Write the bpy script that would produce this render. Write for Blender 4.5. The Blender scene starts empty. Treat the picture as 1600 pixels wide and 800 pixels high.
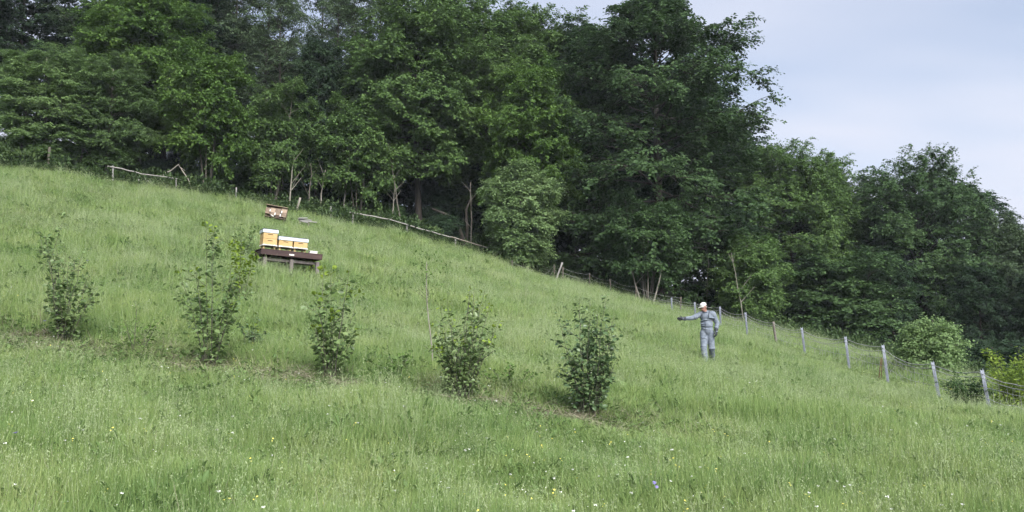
import bpy, bmesh, math, random
import numpy as np
from mathutils import Vector, Matrix, Euler

R = math.radians
rng = np.random.default_rng(7)
random.seed(7)
scene = bpy.context.scene
col = scene.collection

# ------------------------------------------------------------------ camera
FPX, PITCH = 1300.0, R(6.0)
cam_d = bpy.data.cameras.new('camera')
cam_d.sensor_width = 36.0
cam_d.lens = 36.0 * FPX / 1600.0
cam_d.clip_start, cam_d.clip_end = 0.1, 3000
cam = bpy.data.objects.new('camera', cam_d)
cam.location = (0, 0, 0)
cam.rotation_euler = (R(90) + PITCH, 0, 0)
col.objects.link(cam)
scene.camera = cam

# ------------------------------------------------------------------ sky, sun, exposure
SUN_EL, SUN_AZ = R(40), R(158)          # azimuth measured from +Y towards +X
world = bpy.data.worlds.new('World'); scene.world = world
world.use_nodes = True
nt = world.node_tree; nt.nodes.clear()
wo = nt.nodes.new('ShaderNodeOutputWorld')
bg = nt.nodes.new('ShaderNodeBackground')
sky = nt.nodes.new('ShaderNodeTexSky'); sky.sky_type = 'NISHITA'
sky.sun_disc = False; sky.sun_elevation = SUN_EL; sky.sun_rotation = SUN_AZ
sky.air_density = 1.0; sky.dust_density = 2.5; sky.ozone_density = 1.5; sky.altitude = 300
tc = nt.nodes.new('ShaderNodeTexCoord')
sep = nt.nodes.new('ShaderNodeSeparateXYZ')
nt.links.new(tc.outputs['Generated'], sep.inputs[0])
# thin veil of cloud: direction projected on a high plane, noise stretched into streaks
zc = nt.nodes.new('ShaderNodeMath'); zc.operation = 'MAXIMUM'; zc.inputs[1].default_value = 0.0
nt.links.new(sep.outputs['Z'], zc.inputs[0])
za = nt.nodes.new('ShaderNodeMath'); za.operation = 'ADD'; za.inputs[1].default_value = 0.12
nt.links.new(zc.outputs[0], za.inputs[0])
dv = nt.nodes.new('ShaderNodeVectorMath'); dv.operation = 'DIVIDE'
cz = nt.nodes.new('ShaderNodeCombineXYZ')
for i in range(3): nt.links.new(za.outputs[0], cz.inputs[i])
nt.links.new(tc.outputs['Generated'], dv.inputs[0]); nt.links.new(cz.outputs[0], dv.inputs[1])
mp = nt.nodes.new('ShaderNodeMapping'); mp.inputs['Scale'].default_value = (0.55, 1.1, 0.0)
mp.inputs['Rotation'].default_value = (0, 0, R(-20)); mp.inputs['Location'].default_value = (1.7, 0.4, 0)
nt.links.new(dv.outputs[0], mp.inputs['Vector'])
ns = nt.nodes.new('ShaderNodeTexNoise'); ns.inputs['Scale'].default_value = 0.9
ns.inputs['Detail'].default_value = 3; ns.inputs['Roughness'].default_value = 0.5
nt.links.new(mp.outputs[0], ns.inputs['Vector'])
mr = nt.nodes.new('ShaderNodeMapRange'); mr.inputs['From Min'].default_value = 0.36; mr.inputs['From Max'].default_value = 0.70
mr.inputs['To Min'].default_value = 0.20; mr.inputs['To Max'].default_value = 0.95
nt.links.new(ns.outputs['Fac'], mr.inputs['Value'])
hz = nt.nodes.new('ShaderNodeMapRange'); hz.inputs['From Min'].default_value = 0.05; hz.inputs['From Max'].default_value = 0.50
hz.inputs['To Min'].default_value = 0.50; hz.inputs['To Max'].default_value = 0.0
nt.links.new(sep.outputs['Z'], hz.inputs['Value'])
ad = nt.nodes.new('ShaderNodeMath'); ad.operation = 'ADD'; ad.use_clamp = True
nt.links.new(mr.outputs[0], ad.inputs[0]); nt.links.new(hz.outputs[0], ad.inputs[1])
mx = nt.nodes.new('ShaderNodeMixRGB'); mx.inputs['Color2'].default_value = (4.22, 4.45, 5.18, 1)
nt.links.new(ad.outputs[0], mx.inputs['Fac']); nt.links.new(sky.outputs[0], mx.inputs['Color1'])
nt.links.new(mx.outputs[0], bg.inputs['Color']); bg.inputs['Strength'].default_value = 0.05
nt.links.new(bg.outputs[0], wo.inputs['Surface'])

sun_d = bpy.data.lights.new('sun', 'SUN'); sun_d.energy = 2.6; sun_d.angle = R(42); sun_d.color = (1.0, 0.975, 0.94)
sun = bpy.data.objects.new('sun', sun_d); col.objects.link(sun)
sdir = Vector((math.sin(SUN_AZ) * math.cos(SUN_EL), math.cos(SUN_AZ) * math.cos(SUN_EL), math.sin(SUN_EL)))
sun.rotation_euler = sdir.to_track_quat('Z', 'Y').to_euler()

vs = scene.view_settings
vs.view_transform = 'Standard'; vs.look = 'None'; vs.gamma = 1.0; vs.use_curve_mapping = False
vs.exposure = 1.92
scene.render.engine = 'CYCLES'
cy = scene.cycles
cy.max_bounces = 7; cy.diffuse_bounces = 4; cy.glossy_bounces = 2; cy.transmission_bounces = 4; cy.transparent_max_bounces = 4
cy.use_denoising = True; cy.caustics_reflective = False; cy.caustics_refractive = False
cy.sample_clamp_indirect = 8.0; cy.use_adaptive_sampling = True; cy.adaptive_threshold = 0.035

# ------------------------------------------------------------------ projection helpers
CP, SP = math.cos(PITCH), math.sin(PITCH)
def ray(px, py):
    a, b = (px - 800) / FPX, -(py - 400) / FPX
    return np.array([a, CP - b * SP, SP + b * CP])
def at(px, py, Y):
    d = ray(px, py); return d * (Y / d[1])

# ------------------------------------------------------------------ terrain height (thin plate spline through surveyed spots)
CTRL = [  # px, py, distance along the view
    (1547, 650, 20.5), (1467, 622, 23), (1388, 602, 26), (1327, 576, 29), (1258, 552, 32.5), (1212, 541, 35), (1168, 526, 38.5),
    (1126, 512, 42), (1088, 503, 45), (1050, 491, 49), (1010, 476, 52), (930, 454, 55), (850, 435, 56), (785, 414, 56), (712, 390, 55),
    (635, 367, 55), (550, 354, 54), (460, 336, 54), (368, 313, 53), (275, 301, 51), (175, 286, 49), (75, 270, 47), (0, 262, 46),
    (447, 428, 25.5), (1105, 574, 22.5), (95, 537, 14.6), (330, 577, 13.8), (515, 592, 13.2), (722, 624, 12.7), (920, 650, 12.3),
    (0, 800, 6.5), (400, 800, 7.0), (800, 800, 7.3), (1200, 800, 7.5), (1600, 800, 7.7), (1600, 690, 14), (1300, 640, 16)]
CTRL += [(0, 232, 75), (300, 268, 78), (600, 332, 80), (800, 388, 80), (1010, 452, 80), (1200, 500, 78), (1350, 545, 72), (1500, 590, 66), (1650, 640, 60)]
P = [at(*c) for c in CTRL]
P += [np.array(q, float) for q in [
    (0, 0, -1.62), (-8, -6, -1.5), (10, -6, -2.6), (-75, 82, 22), (20, 48, -0.6),
    (24, 36, -2.6), (60, 50, -6.5), (70, 120, -4), (-95, 50, 17), (-60, 0, 4), (0, -60, -8), (55, 0, -7.5), (120, 60, -10), (0, 170, 17), (-120, 160, 30), (120, 180, -4), (-120, -60, 4), (120, -60, -14)]]
P = np.array(P)
def _phi(r2):
    return 0.5 * r2 * np.log(r2 + 1e-9)
_n = len(P)
_d2 = ((P[:, None, :2] - P[None, :, :2]) ** 2).sum(-1)
_A = np.zeros((_n + 3, _n + 3))
_A[:_n, :_n] = _phi(_d2) + np.eye(_n) * 6.0
_A[:_n, _n] = 1; _A[:_n, _n + 1:] = P[:, :2]; _A[_n:, :_n] = _A[:_n, _n:].T
_w = np.linalg.solve(_A, np.concatenate([P[:, 2], np.zeros(3)]))
def _wob(x, y):
    return 0.05 * np.sin(x * 1.3 + 1.1 * np.sin(y * .7)) * np.sin(y * 1.1 + .5) + 0.03 * np.sin(x * 3.1 + y * 2.3)
def gz(x, y):
    x = np.atleast_1d(np.asarray(x, float)); y = np.atleast_1d(np.asarray(y, float))
    out = np.empty(len(x))
    for s in range(0, len(x), 20000):
        xs, ys = x[s:s + 20000], y[s:s + 20000]
        r2 = (xs[:, None] - P[None, :, 0]) ** 2 + (ys[:, None] - P[None, :, 1]) ** 2
        out[s:s + 20000] = _phi(r2) @ _w[:_n] + _w[_n] + xs * _w[_n + 1] + ys * _w[_n + 2]
    return out + _wob(x, y)
def g1(x, y): return float(gz([x], [y])[0])
def hit(px, py):
    d = ray(px, py); t = np.arange(3, 90, 0.05) / d[1]
    q = d[None] * t[:, None]; below = np.nonzero(q[:, 2] < gz(q[:, 0], q[:, 1]))[0]
    i = below[0] if len(below) else len(t) - 1
    return Vector((q[i, 0], q[i, 1], g1(q[i, 0], q[i, 1])))
def pixel(x, y, z):
    c = y * CP + z * SP; u = -y * SP + z * CP
    return 800 + FPX * x / c, 400 - FPX * u / c
def spot(px, Y):                         # a place on the ground under an image column
    x = (px - 800) / FPX * Y
    for _ in range(4):
        z = g1(x, Y); x = (px - 800) / FPX * (Y * CP + z * SP)
    return Vector((x, Y, g1(x, Y)))

# ------------------------------------------------------------------ materials
MATS = {}
def new_mat(name):
    m = bpy.data.materials.new(name); m.use_nodes = True
    n = m.node_tree.nodes; n.clear()
    out = n.new('ShaderNodeOutputMaterial')
    MATS[name] = m
    return m, m.node_tree, out
def ramp(t, stops):
    r = t.nodes.new('ShaderNodeValToRGB')
    e = r.color_ramp.elements
    while len(e) > 1: e.remove(e[-1])
    e[0].position = stops[0][0]; e[0].color = (*stops[0][1], 1)
    for p, c in stops[1:]:
        k = e.new(p); k.color = (*c, 1)
    return r
def leaf_mat(name, cols, trans=0.35, rough=0.6, spec=0.12, patch=0.25):
    m, t, out = new_mat(name)
    geo = t.nodes.new('ShaderNodeNewGeometry')
    noi = t.nodes.new('ShaderNodeTexNoise'); noi.inputs['Scale'].default_value = patch; noi.inputs['Detail'].default_value = 3
    t.links.new(geo.outputs['Position'], noi.inputs['Vector'])
    oi = t.nodes.new('ShaderNodeObjectInfo')
    mixf = t.nodes.new('ShaderNodeMath'); mixf.operation = 'MULTIPLY_ADD'; mixf.inputs[1].default_value = 0.55
    t.links.new(geo.outputs['Random Per Island'], mixf.inputs[0])
    sub = t.nodes.new('ShaderNodeMapRange'); sub.inputs['From Min'].default_value = 0.3; sub.inputs['From Max'].default_value = 0.7; sub.inputs['To Max'].default_value = 0.45
    t.links.new(noi.outputs['Fac'], sub.inputs['Value']); t.links.new(sub.outputs[0], mixf.inputs[2])
    r = ramp(t, [(i / (len(cols) - 1), c) for i, c in enumerate(cols)])
    t.links.new(mixf.outputs[0], r.inputs[0])
    hs = t.nodes.new('ShaderNodeHueSaturation')
    mr_ = t.nodes.new('ShaderNodeMapRange'); mr_.inputs['To Min'].default_value = 0.88; mr_.inputs['To Max'].default_value = 1.14
    t.links.new(oi.outputs['Random'], mr_.inputs['Value']); t.links.new(mr_.outputs[0], hs.inputs['Value'])
    t.links.new(r.outputs[0], hs.inputs['Color'])
    pb = t.nodes.new('ShaderNodeBsdfPrincipled'); pb.inputs['Roughness'].default_value = rough
    pb.inputs['Specular IOR Level'].default_value = spec
    tr = t.nodes.new('ShaderNodeBsdfTranslucent')
    ms = t.nodes.new('ShaderNodeMixShader'); ms.inputs[0].default_value = trans
    t.links.new(hs.outputs[0], pb.inputs['Base Color']); t.links.new(hs.outputs[0], tr.inputs['Color'])
    t.links.new(pb.outputs[0], ms.inputs[1]); t.links.new(tr.outputs[0], ms.inputs[2])
    t.links.new(ms.outputs[0], out.inputs['Surface'])
    return m
def solid_mat(name, c1, c2, scale=6.0, rough=0.75, metal=0.0, bump=0.0, stretch=(1, 1, 1), spec=0.3):
    m, t, out = new_mat(name)
    tcn = t.nodes.new('ShaderNodeTexCoord'); mpn = t.nodes.new('ShaderNodeMapping'); mpn.inputs['Scale'].default_value = stretch
    noi = t.nodes.new('ShaderNodeTexNoise'); noi.inputs['Scale'].default_value = scale; noi.inputs['Detail'].default_value = 6; noi.inputs['Roughness'].default_value = 0.62
    t.links.new(tcn.outputs['Object'], mpn.inputs[0]); t.links.new(mpn.outputs[0], noi.inputs['Vector'])
    r = ramp(t, [(0.32, c1), (0.68, c2)]); t.links.new(noi.outputs['Fac'], r.inputs[0])
    pb = t.nodes.new('ShaderNodeBsdfPrincipled'); pb.inputs['Roughness'].default_value = rough; pb.inputs['Metallic'].default_value = metal
    pb.inputs['Specular IOR Level'].default_value = spec
    t.links.new(r.outputs[0], pb.inputs['Base Color'])
    if bump:
        b = t.nodes.new('ShaderNodeBump'); b.inputs['Strength'].default_value = bump; b.inputs['Distance'].default_value = 0.02
        t.links.new(noi.outputs['Fac'], b.inputs['Height']); t.links.new(b.outputs[0], pb.inputs['Normal'])
    t.links.new(pb.outputs[0], out.inputs['Surface'])
    return m
leaf_mat('leaf_beech', [(.034, .066, .028), (.052, .096, .036), (.074, .124, .046)], trans=.30)
leaf_mat('leaf_mid', [(.048, .090, .029), (.074, .130, .040), (.108, .170, .054)], trans=.34)
leaf_mat('leaf_maple', [(.052, .104, .026), (.080, .148, .034), (.122, .195, .050)], trans=.36)
leaf_mat('leaf_ash', [(.068, .122, .044), (.106, .174, .062), (.152, .224, .086)], trans=.34)
leaf_mat('leaf_deep', [(.019, .038, .020), (.029, .055, .027), (.043, .075, .035)], trans=.28)  # darkest leaf tone; on the undergrowth shrubs it stands in for canopy shade
leaf_mat('leaf_grey', [(.048, .078, .040), (.070, .108, .054), (.096, .138, .072)], trans=.34)
leaf_mat('leaf_hazel', [(.074, .132, .046), (.124, .192, .069), (.208, .278, .118)], trans=.34, spec=.5, rough=.40, patch=2.5)
leaf_mat('leaf_hazel_dark', [(.052, .100, .043), (.090, .150, .063), (.168, .236, .115)], trans=.30, spec=.55, rough=.38, patch=2.5)
leaf_mat('leaf_young', [(.10, .16, .022), (.17, .25, .035), (.25, .33, .055)], trans=.40, patch=2.0)
leaf_mat('leaf_fence_shrub', [(.11, .18, .034), (.18, .26, .048), (.28, .36, .075)], trans=.40, patch=1.0)
leaf_mat('leaf_bright', [(.092, .158, .060), (.142, .222, .088), (.200, .280, .122)], trans=.38)
solid_mat('bark_grey', (.05, .045, .036), (.13, .12, .10), 9, .9, bump=.6, stretch=(1, 1, .25))
solid_mat('bark_dark', (.016, .014, .012), (.042, .036, .029), 8, .9, bump=.6, stretch=(1, 1, .25))
solid_mat('bark_pale', (.13, .122, .10), (.25, .235, .20), 7, .85, bump=.4, stretch=(1, 1, .3))
solid_mat('stem_brown', (.050, .046, .036), (.10, .094, .076), 30, .85)
solid_mat('forest_floor', (.030, .030, .016), (.06, .055, .030), 2, .95)

# ------------------------------------------------------------------ mesh helpers
def mesh_np(name, V, Q, mat=None, smooth=False, T=None):
    """mesh from an (n,3) array, quads (m,4) and optional triangles (k,3)"""
    V = np.asarray(V, np.float32); me = bpy.data.meshes.new(name)
    Q = np.zeros((0, 4), np.int32) if Q is None or len(Q) == 0 else np.asarray(Q, np.int32)
    T = np.zeros((0, 3), np.int32) if T is None or len(T) == 0 else np.asarray(T, np.int32)
    me.vertices.add(len(V)); me.vertices.foreach_set('co', V.ravel())
    nl = Q.size + T.size; me.loops.add(nl)
    me.loops.foreach_set('vertex_index', np.concatenate([Q.ravel(), T.ravel()]).astype(np.int32))
    npoly = len(Q) + len(T); me.polygons.add(npoly)
    st = np.concatenate([np.arange(len(Q)) * 4, Q.size + np.arange(len(T)) * 3]).astype(np.int32)
    me.polygons.foreach_set('loop_start', st)
    if smooth: me.polygons.foreach_set('use_smooth', np.ones(npoly, bool))
    me.update(calc_edges=True); me.validate()
    if mat: me.materials.append(MATS[mat])
    return me
def link(name, me, parent=None, mat=None, loc=None):
    o = bpy.data.objects.new(name, me); col.objects.link(o)
    if parent is not None: o.parent = parent
    if mat and me is not None and len(me.materials) == 0: me.materials.append(MATS[mat])
    if loc is not None: o.location = loc
    return o
def tag(o, label, cat, group=None, kind=None):
    o['label'] = label; o['category'] = cat
    if group: o['group'] = group
    if kind: o['kind'] = kind
    return o
def empty(name, loc=(0, 0, 0), rz=0.0):
    o = bpy.data.objects.new(name, None); o.empty_display_size = .2; col.objects.link(o)
    o.location = loc; o.rotation_euler = (0, 0, rz); return o
def copy_tree(o, parent=None):
    c = o.copy(); col.objects.link(c); c.parent = parent
    for ch in o.children: copy_tree(ch, c)
    return c

class Tubes:
    """collects tapered tubes into one vertex / quad list"""
    def __init__(s): s.V = []; s.Q = []; s.n = 0
    def add(s, pts, rad, sides=6, cap=True):
        pts = np.asarray(pts, float); k = len(pts)
        rad = np.broadcast_to(np.asarray(rad, float), (k,))
        tan = np.gradient(pts, axis=0); tan /= np.linalg.norm(tan, axis=1)[:, None] + 1e-9
        ref = np.array([0, 0, 1.0]) if abs(tan[0, 2]) < .9 else np.array([1.0, 0, 0])
        a = np.cross(tan, ref); a /= np.linalg.norm(a, axis=1)[:, None] + 1e-9
        b = np.cross(tan, a)
        th = np.arange(sides) / sides * 2 * math.pi
        ring = pts[:, None] + rad[:, None, None] * (np.cos(th)[None, :, None] * a[:, None] + np.sin(th)[None, :, None] * b[:, None])
        s.V.append(ring.reshape(-1, 3))
        i = np.arange(k - 1)[:, None] * sides; j = np.arange(sides)[None]; j2 = (j + 1) % sides
        q = np.stack([i + j, i + j2, i + sides + j2, i + sides + j], -1).reshape(-1, 4) + s.n
        s.Q.append(q)
        if cap and sides == 4:
            s.Q.append(np.array([[3, 2, 1, 0]]) + s.n); e = s.n + (k - 1) * sides; s.Q.append(np.array([[0, 1, 2, 3]]) + e)
        elif cap and sides in (6, 8):
            e = s.n + (k - 1) * sides
            s.Q.append(np.array([[0, 1, 2, 3], [0, 3, 4, 5]] if sides == 6 else [[0, 1, 2, 3], [0, 3, 4, 7], [4, 5, 6, 7]]) + e)
        s.n += k * sides
    def mesh(s, name, mat, smooth=True):
        return mesh_np(name, np.concatenate(s.V), np.concatenate(s.Q), mat, smooth)

def nrm(a): return a / (np.linalg.norm(a, axis=-1, keepdims=True) + 1e-9)
def leaves_quads(B, D, N, S, wid=0.55, fold=0.12):
    """diamond leaves folded along the midrib: base B, direction D, normal N, length S"""
    D = nrm(D); W = nrm(np.cross(D, N)); N = np.cross(W, D); S = S[:, None]
    mid = B + D * S * .45
    V = np.stack([B, mid + W * S * wid * .5 + N * S * fold, B + D * S, mid - W * S * wid * .5 + N * S * fold], 1).reshape(-1, 3)
    return V, np.arange(len(B) * 4).reshape(-1, 4)
def leaves_full(B, D, N, S, wid=0.75, fold=0.10, droop=0.12):
    """broad leaves of six outline points, folded along the midrib, tip drooping"""
    D = nrm(D); W = nrm(np.cross(D, N)); N = np.cross(W, D); S = S[:, None]
    up = N * S * fold
    p = [B, B + D * S * .30 + W * S * wid * .46 + up, B + D * S * .68 + W * S * wid * .40 + up, B + D * S - N * S * droop,
         B + D * S * .68 - W * S * wid * .40 + up, B + D * S * .30 - W * S * wid * .46 + up]
    V = np.stack(p, 1).reshape(-1, 3); k = np.arange(len(B))[:, None] * 6
    return V, np.concatenate([k + np.array([[0, 1, 2, 3]]), k + np.array([[0, 3, 4, 5]])])

def box_bm(bm, sx, sy, sz, cx=0, cy=0, cz=0, bev=0.004):
    r = bmesh.ops.create_cube(bm, size=1.0)
    vsn = r['verts']
    for v in vsn: v.co = Vector((v.co.x * sx + cx, v.co.y * sy + cy, v.co.z * sz + cz))
    if bev:
        es = {e for v in vsn for e in v.link_edges}
        bmesh.ops.bevel(bm, geom=list(es), offset=bev, segments=1, affect='EDGES')
def box(name, mat, parent, s, c, bev=0.004, rot=None):
    bm = bmesh.new(); box_bm(bm, *s, 0, 0, 0, bev); me = bpy.data.meshes.new(name); bm.to_mesh(me); bm.free()
    o = link(name, me, parent, mat, c)
    if rot: o.rotation_euler = rot
    return o

# ------------------------------------------------------------------ ground
def make_ground():
    xs = np.concatenate([np.linspace(-600, -110, 12), np.linspace(-100, -42, 20), np.linspace(-40, 40, 161), np.linspace(42, 100, 20), np.linspace(110, 600, 12)])
    ys = np.concatenate([np.linspace(-400, -70, 8), np.linspace(-60, -4, 15), np.linspace(-3, 62, 163), np.linspace(64, 130, 30), np.linspace(150, 900, 14)])
    X, Y = np.meshgrid(xs, ys); x, y = X.ravel(), Y.ravel()
    # far away the hill levels out instead of following the spline
    cx, cyy = np.clip(x, -120, 120), np.clip(y, -60, 170)
    z = gz(cx, cyy)
    far = np.hypot(x - cx, y - cyy)
    z = z - np.minimum(far, 400) * 0.03
    nx, ny = len(xs), len(ys)
    i = np.arange(ny - 1)[:, None] * nx + np.arange(nx - 1)[None]
    Q = np.stack([i, i + 1, i + nx + 1, i + nx], -1).reshape(-1, 4)
    m, t, out = new_mat('meadow_soil')
    geo = t.nodes.new('ShaderNodeNewGeometry')
    noi = t.nodes.new('ShaderNodeTexNoise'); noi.inputs['Scale'].default_value = 1.3; noi.inputs['Detail'].default_value = 8
    t.links.new(geo.outputs['Position'], noi.inputs['Vector'])
    r = ramp(t, [(.35, (.045, .060, .022)), (.55, (.062, .085, .030)), (.72, (.085, .085, .045))])
    t.links.new(noi.outputs['Fac'], r.inputs[0])
    pb = t.nodes.new('ShaderNodeBsdfPrincipled'); pb.inputs['Roughness'].default_value = .95; pb.inputs['Specular IOR Level'].default_value = .1
    t.links.new(r.outputs[0], pb.inputs['Base Color']); t.links.new(pb.outputs[0], out.inputs['Surface'])
    g = link('ground', mesh_np('ground', np.stack([x, y, z], 1), Q, 'meadow_soil', True))
    g['kind'] = 'structure'; g['label'] = 'sloping meadow ground under the grass and wood'
    return g
make_ground()

# the line along which the wood begins: image column -> distance
EDGE = np.array([(-200, 45), (0, 46), (75, 47), (175, 49), (275, 51), (368, 53), (460, 54), (550, 54.5), (635, 55.5), (712, 56), (785, 56.5), (850, 56), (930, 55.5), (1010, 54), (1090, 56), (1200, 52), (1350, 47), (1450, 42), (1600, 36), (1900, 30)], float)
def edge_y(px): return np.interp(px, EDGE[:, 0], EDGE[:, 1])

# ------------------------------------------------------------------ trees
def make_tree(name, seed, H=16., base=.22, Rmax=5., shape='dome', limbs=42, secs=9, sprays=7, leaves=13, leaf=.20, lw=.6, flat=.6, up=(5, 60),
              trunk_r=.26, bark='bark_grey', lean=(0, 0), stems=1, bend=.5, rough=.25, droop=.25, top_open=0.0):
    """returns (trunk mesh, crown mesh) of a tree standing at the origin"""
    g = np.random.default_rng(seed); T = Tubes(); LB, LD, LN, LS = [], [], [], []
    for sidx in range(stems):
        ang = g.uniform(0, 6.28); off = np.array([math.cos(ang), math.sin(ang)]) * (0 if stems == 1 else g.uniform(.1, .45))
        spread = 0 if stems == 1 else g.uniform(.08, .26) * H
        sd = np.array([math.cos(ang), math.sin(ang)]) * spread
        Hs = H * (1 if stems == 1 else g.uniform(.72, 1.0))
        ph = g.uniform(0, 6.28, 2)
        def axis(u, off=off, sd=sd, Hs=Hs, ph=ph):
            u = np.atleast_1d(u)
            w = bend * np.stack([np.sin(u * 3.2 + ph[0]) - math.sin(ph[0]), np.sin(u * 2.7 + ph[1]) - math.sin(ph[1])], 1) * .5
            xy = off + sd * (u ** 1.2)[:, None] + np.array(lean) * Hs * u[:, None] + w
            return np.column_stack([xy, u * Hs])
        uu = np.linspace(0, .80 if shape == 'round' else 1, 12)
        tr = trunk_r * (1 if stems == 1 else .55)
        rad = tr * ((1 - uu) ** .8 * .95 + .05) + tr * .5 * np.exp(-uu * 40)
        pts = axis(uu); pts[0, 2] -= .5
        T.add(pts, rad, 8 if stems == 1 else 6)
        nl = max(4, int(limbs / stems))
        az0 = g.uniform(0, 6.28)
        for i in range(nl):
            f = (i + g.uniform(.0, .9)) / nl                     # 0 low .. 1 top
            hu = base + (1 - base) * (f ** .9) * .97
            st = axis(hu)[0]
            az = az0 + i * 2.399 + g.normal(0, .3)
            if shape == 'dome': env = min(1, (1 - f) / .46) ** .8 * (.78 + .22 * min(1, f / .25))
            elif shape == 'egg': env = math.sin(math.pi * min(1, (.16 + .84 * f)) ** .8) ** .7
            elif shape == 'oak': env = (1 - f ** 3.2) ** .5 * (.62 + .38 * min(1, f / .35))
            elif shape == 'tall': env = (.75 + .25 * math.sin(f * 3.1)) * (1 - f ** 4) ** .6
            else: env = (1 - f) ** .75
            L = Rmax * max(env, .10) * g.uniform(1 - rough, 1 + rough * .6) / (1.3 if stems > 1 else 1)
            el = R(up[0] + (up[1] - up[0]) * f ** 1.3 + g.normal(0, 8))
            if shape == 'round':                                  # limbs reach out to a rounded envelope
                hu = base + (.70 - base) * f ** .8 * g.uniform(.85, 1.0); st = axis(hu)[0]
                el = math.asin(min(.99, max(-.35, -.28 + 1.26 * f + g.normal(0, .06))))
                zc, rz_ = (base * .6 + 1) / 2 * Hs, (1 - base * .6) / 2 * Hs
                dx_, dz_, oz = math.cos(el) / Rmax, math.sin(el) / rz_, (st[2] - zc) / rz_
                A2, B2, C2 = dx_ ** 2 + dz_ ** 2, 2 * oz * dz_, oz ** 2 - 1
                L = (-B2 + math.sqrt(max(0, B2 * B2 - 4 * A2 * C2))) / (2 * A2) * g.uniform(1 - rough, 1.0) / (1.2 if stems > 1 else 1)
                L = max(L - .5, .4)
            u = np.linspace(0, 1, 6)
            hd = np.array([math.cos(az), math.sin(az)])
            side = np.array([-hd[1], hd[0]]) * g.normal(0, .12)
            xy = st[:2] + (hd[None] * u[:, None] + side[None] * (u ** 2)[:, None]) * L * math.cos(el)
            z = st[2] + L * (math.sin(el) * u - droop * (u ** 2) * .6)
            lp = np.column_stack([xy, z])
            lr = max(.018, tr * .25 * (1 - .55 * f))
            T.add(lp, lr * ((1 - u) * .9 + .1), 5, False)
            for k in range(secs):
                v = g.uniform(.12, 1.0) ** .75
                p0 = np.array([np.interp(v, u, lp[:, c]) for c in range(3)])
                d0 = lp[-1] - lp[0]; d0 /= np.linalg.norm(d0)
                sg = 1 if k % 2 else -1
                a2 = az + sg * g.uniform(.3, 1.25)
                e2 = g.normal(R(8), R(20)) + .35 * el
                sl = L * g.uniform(.22, .42) * (1.15 - .5 * v) + .35
                d2 = np.array([math.cos(a2) * math.cos(e2), math.sin(a2) * math.cos(e2), math.sin(e2)])
                w4 = np.linspace(0, 1, 4)
                sp = p0 + d2 * sl * w4[:, None]; sp[:, 2] -= droop * .5 * sl * w4 ** 2
                T.add(sp, np.maximum(.007, lr * .35 * (1 - w4 * .85)), 3, False)
                for q in range(sprays):
                    if g.uniform() < top_open * f: continue
                    vv = g.uniform(.15, 1.0); b = np.array([np.interp(vv, w4, sp[:, c]) for c in range(3)])
                    a3 = a2 + g.uniform(-1.2, 1.2); e3 = g.normal(-.02, .30)
                    d3 = np.array([math.cos(a3) * math.cos(e3), math.sin(a3) * math.cos(e3), math.sin(e3)])
                    m = leaves; t3 = (np.arange(m) + g.uniform(0, 1, m)) / m
                    Ls = g.uniform(.45, 1.0) * (leaf / .2) ** .5
                    sgn = np.where(np.arange(m) % 2, 1, -1)
                    sd3 = nrm(np.cross(d3, [0, 0, 1]))
                    pos = b + d3 * (Ls * t3)[:, None]; pos[:, 2] -= droop * Ls * t3 ** 2
                    pos += g.normal(0, .05, (m, 3))
                    ld = d3 * .6 + sd3 * (sgn * g.uniform(.5, 1.1, m))[:, None] + g.normal(0, .22, (m, 3)); ld[:, 2] -= .25
                    outw = b - np.array([axis(min(1, b[2] / Hs))[0][0], axis(min(1, b[2] / Hs))[0][1], Hs * .45]); outw = outw / (np.linalg.norm(outw) + 1e-6)
                    n = np.array([0, 0, 1.0]) * flat + outw * .55 + g.normal(0, .42, (m, 3))
                    LB.append(pos); LD.append(ld); LN.append(n); LS.append(leaf * g.uniform(.65, 1.25, m))
    V, Q = leaves_quads(np.concatenate(LB), np.concatenate(LD), np.concatenate(LN), np.concatenate(LS), lw)
    return T.mesh(name + '_trunk', bark), mesh_np(name + '_crown', V, Q, 'leaf_mid')

PROTO = {
    'beech': make_tree('beech', 11, 18, .05, 6.9, 'dome', 88, 12, 9, 15, .20, .62, .75, (-4, 52), .32, 'bark_dark', droop=.32, bend=.6),
    'maple': make_tree('maple', 12, 17, .24, 5.4, 'round', 80, 12, 10, 15, .185, .72, .6, (4, 58), .24, 'bark_dark', droop=.20, rough=.3),
    'ash': make_tree('ash', 13, 17, .10, 4.9, 'round', 76, 12, 9, 16, .21, .46, .6, (8, 60), .20, 'bark_grey', droop=.26, rough=.28),
    'oak': make_tree('oak', 14, 17, .06, 6.2, 'round', 112, 12, 9, 13, .185, .70, .5, (0, 52), .34, 'bark_dark', rough=.16, droop=.12),
    'open': make_tree('open', 15, 20, .18, 4.4, 'tall', 46, 9, 7, 11, .19, .6, .45, (20, 66), .20, 'bark_dark', rough=.35, top_open=.55, droop=.15),
    'deep': make_tree('deep', 16, 18, .14, 5.6, 'tall', 66, 10, 9, 14, .24, .70, .5, (2, 54), .24, 'bark_dark', droop=.3),
    'coppice': make_tree('coppice', 17, 8, .28, 3.0, 'dome', 60, 8, 7, 13, .19, .62, .6, (8, 52), .12, 'bark_grey', stems=6, bend=.35, droop=.3),
    'sapling': make_tree('sapling', 18, 8, .10, 2.9, 'round', 56, 10, 8, 13, .20, .48, .6, (8, 56), .10, 'bark_grey', bend=.3, droop=.30, rough=.3),
    'shrub': make_tree('shrub', 19, 3.4, .02, 2.0, 'round', 56, 8, 7, 13, .13, .62, .5, (4, 62), .05, 'bark_grey', stems=4, bend=.2, droop=.15, rough=.3),
}
PH = {'beech': 18, 'maple': 17, 'ash': 17, 'oak': 17, 'open': 20, 'deep': 18, 'coppice': 8, 'sapling': 8, 'shrub': 3.4}
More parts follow.
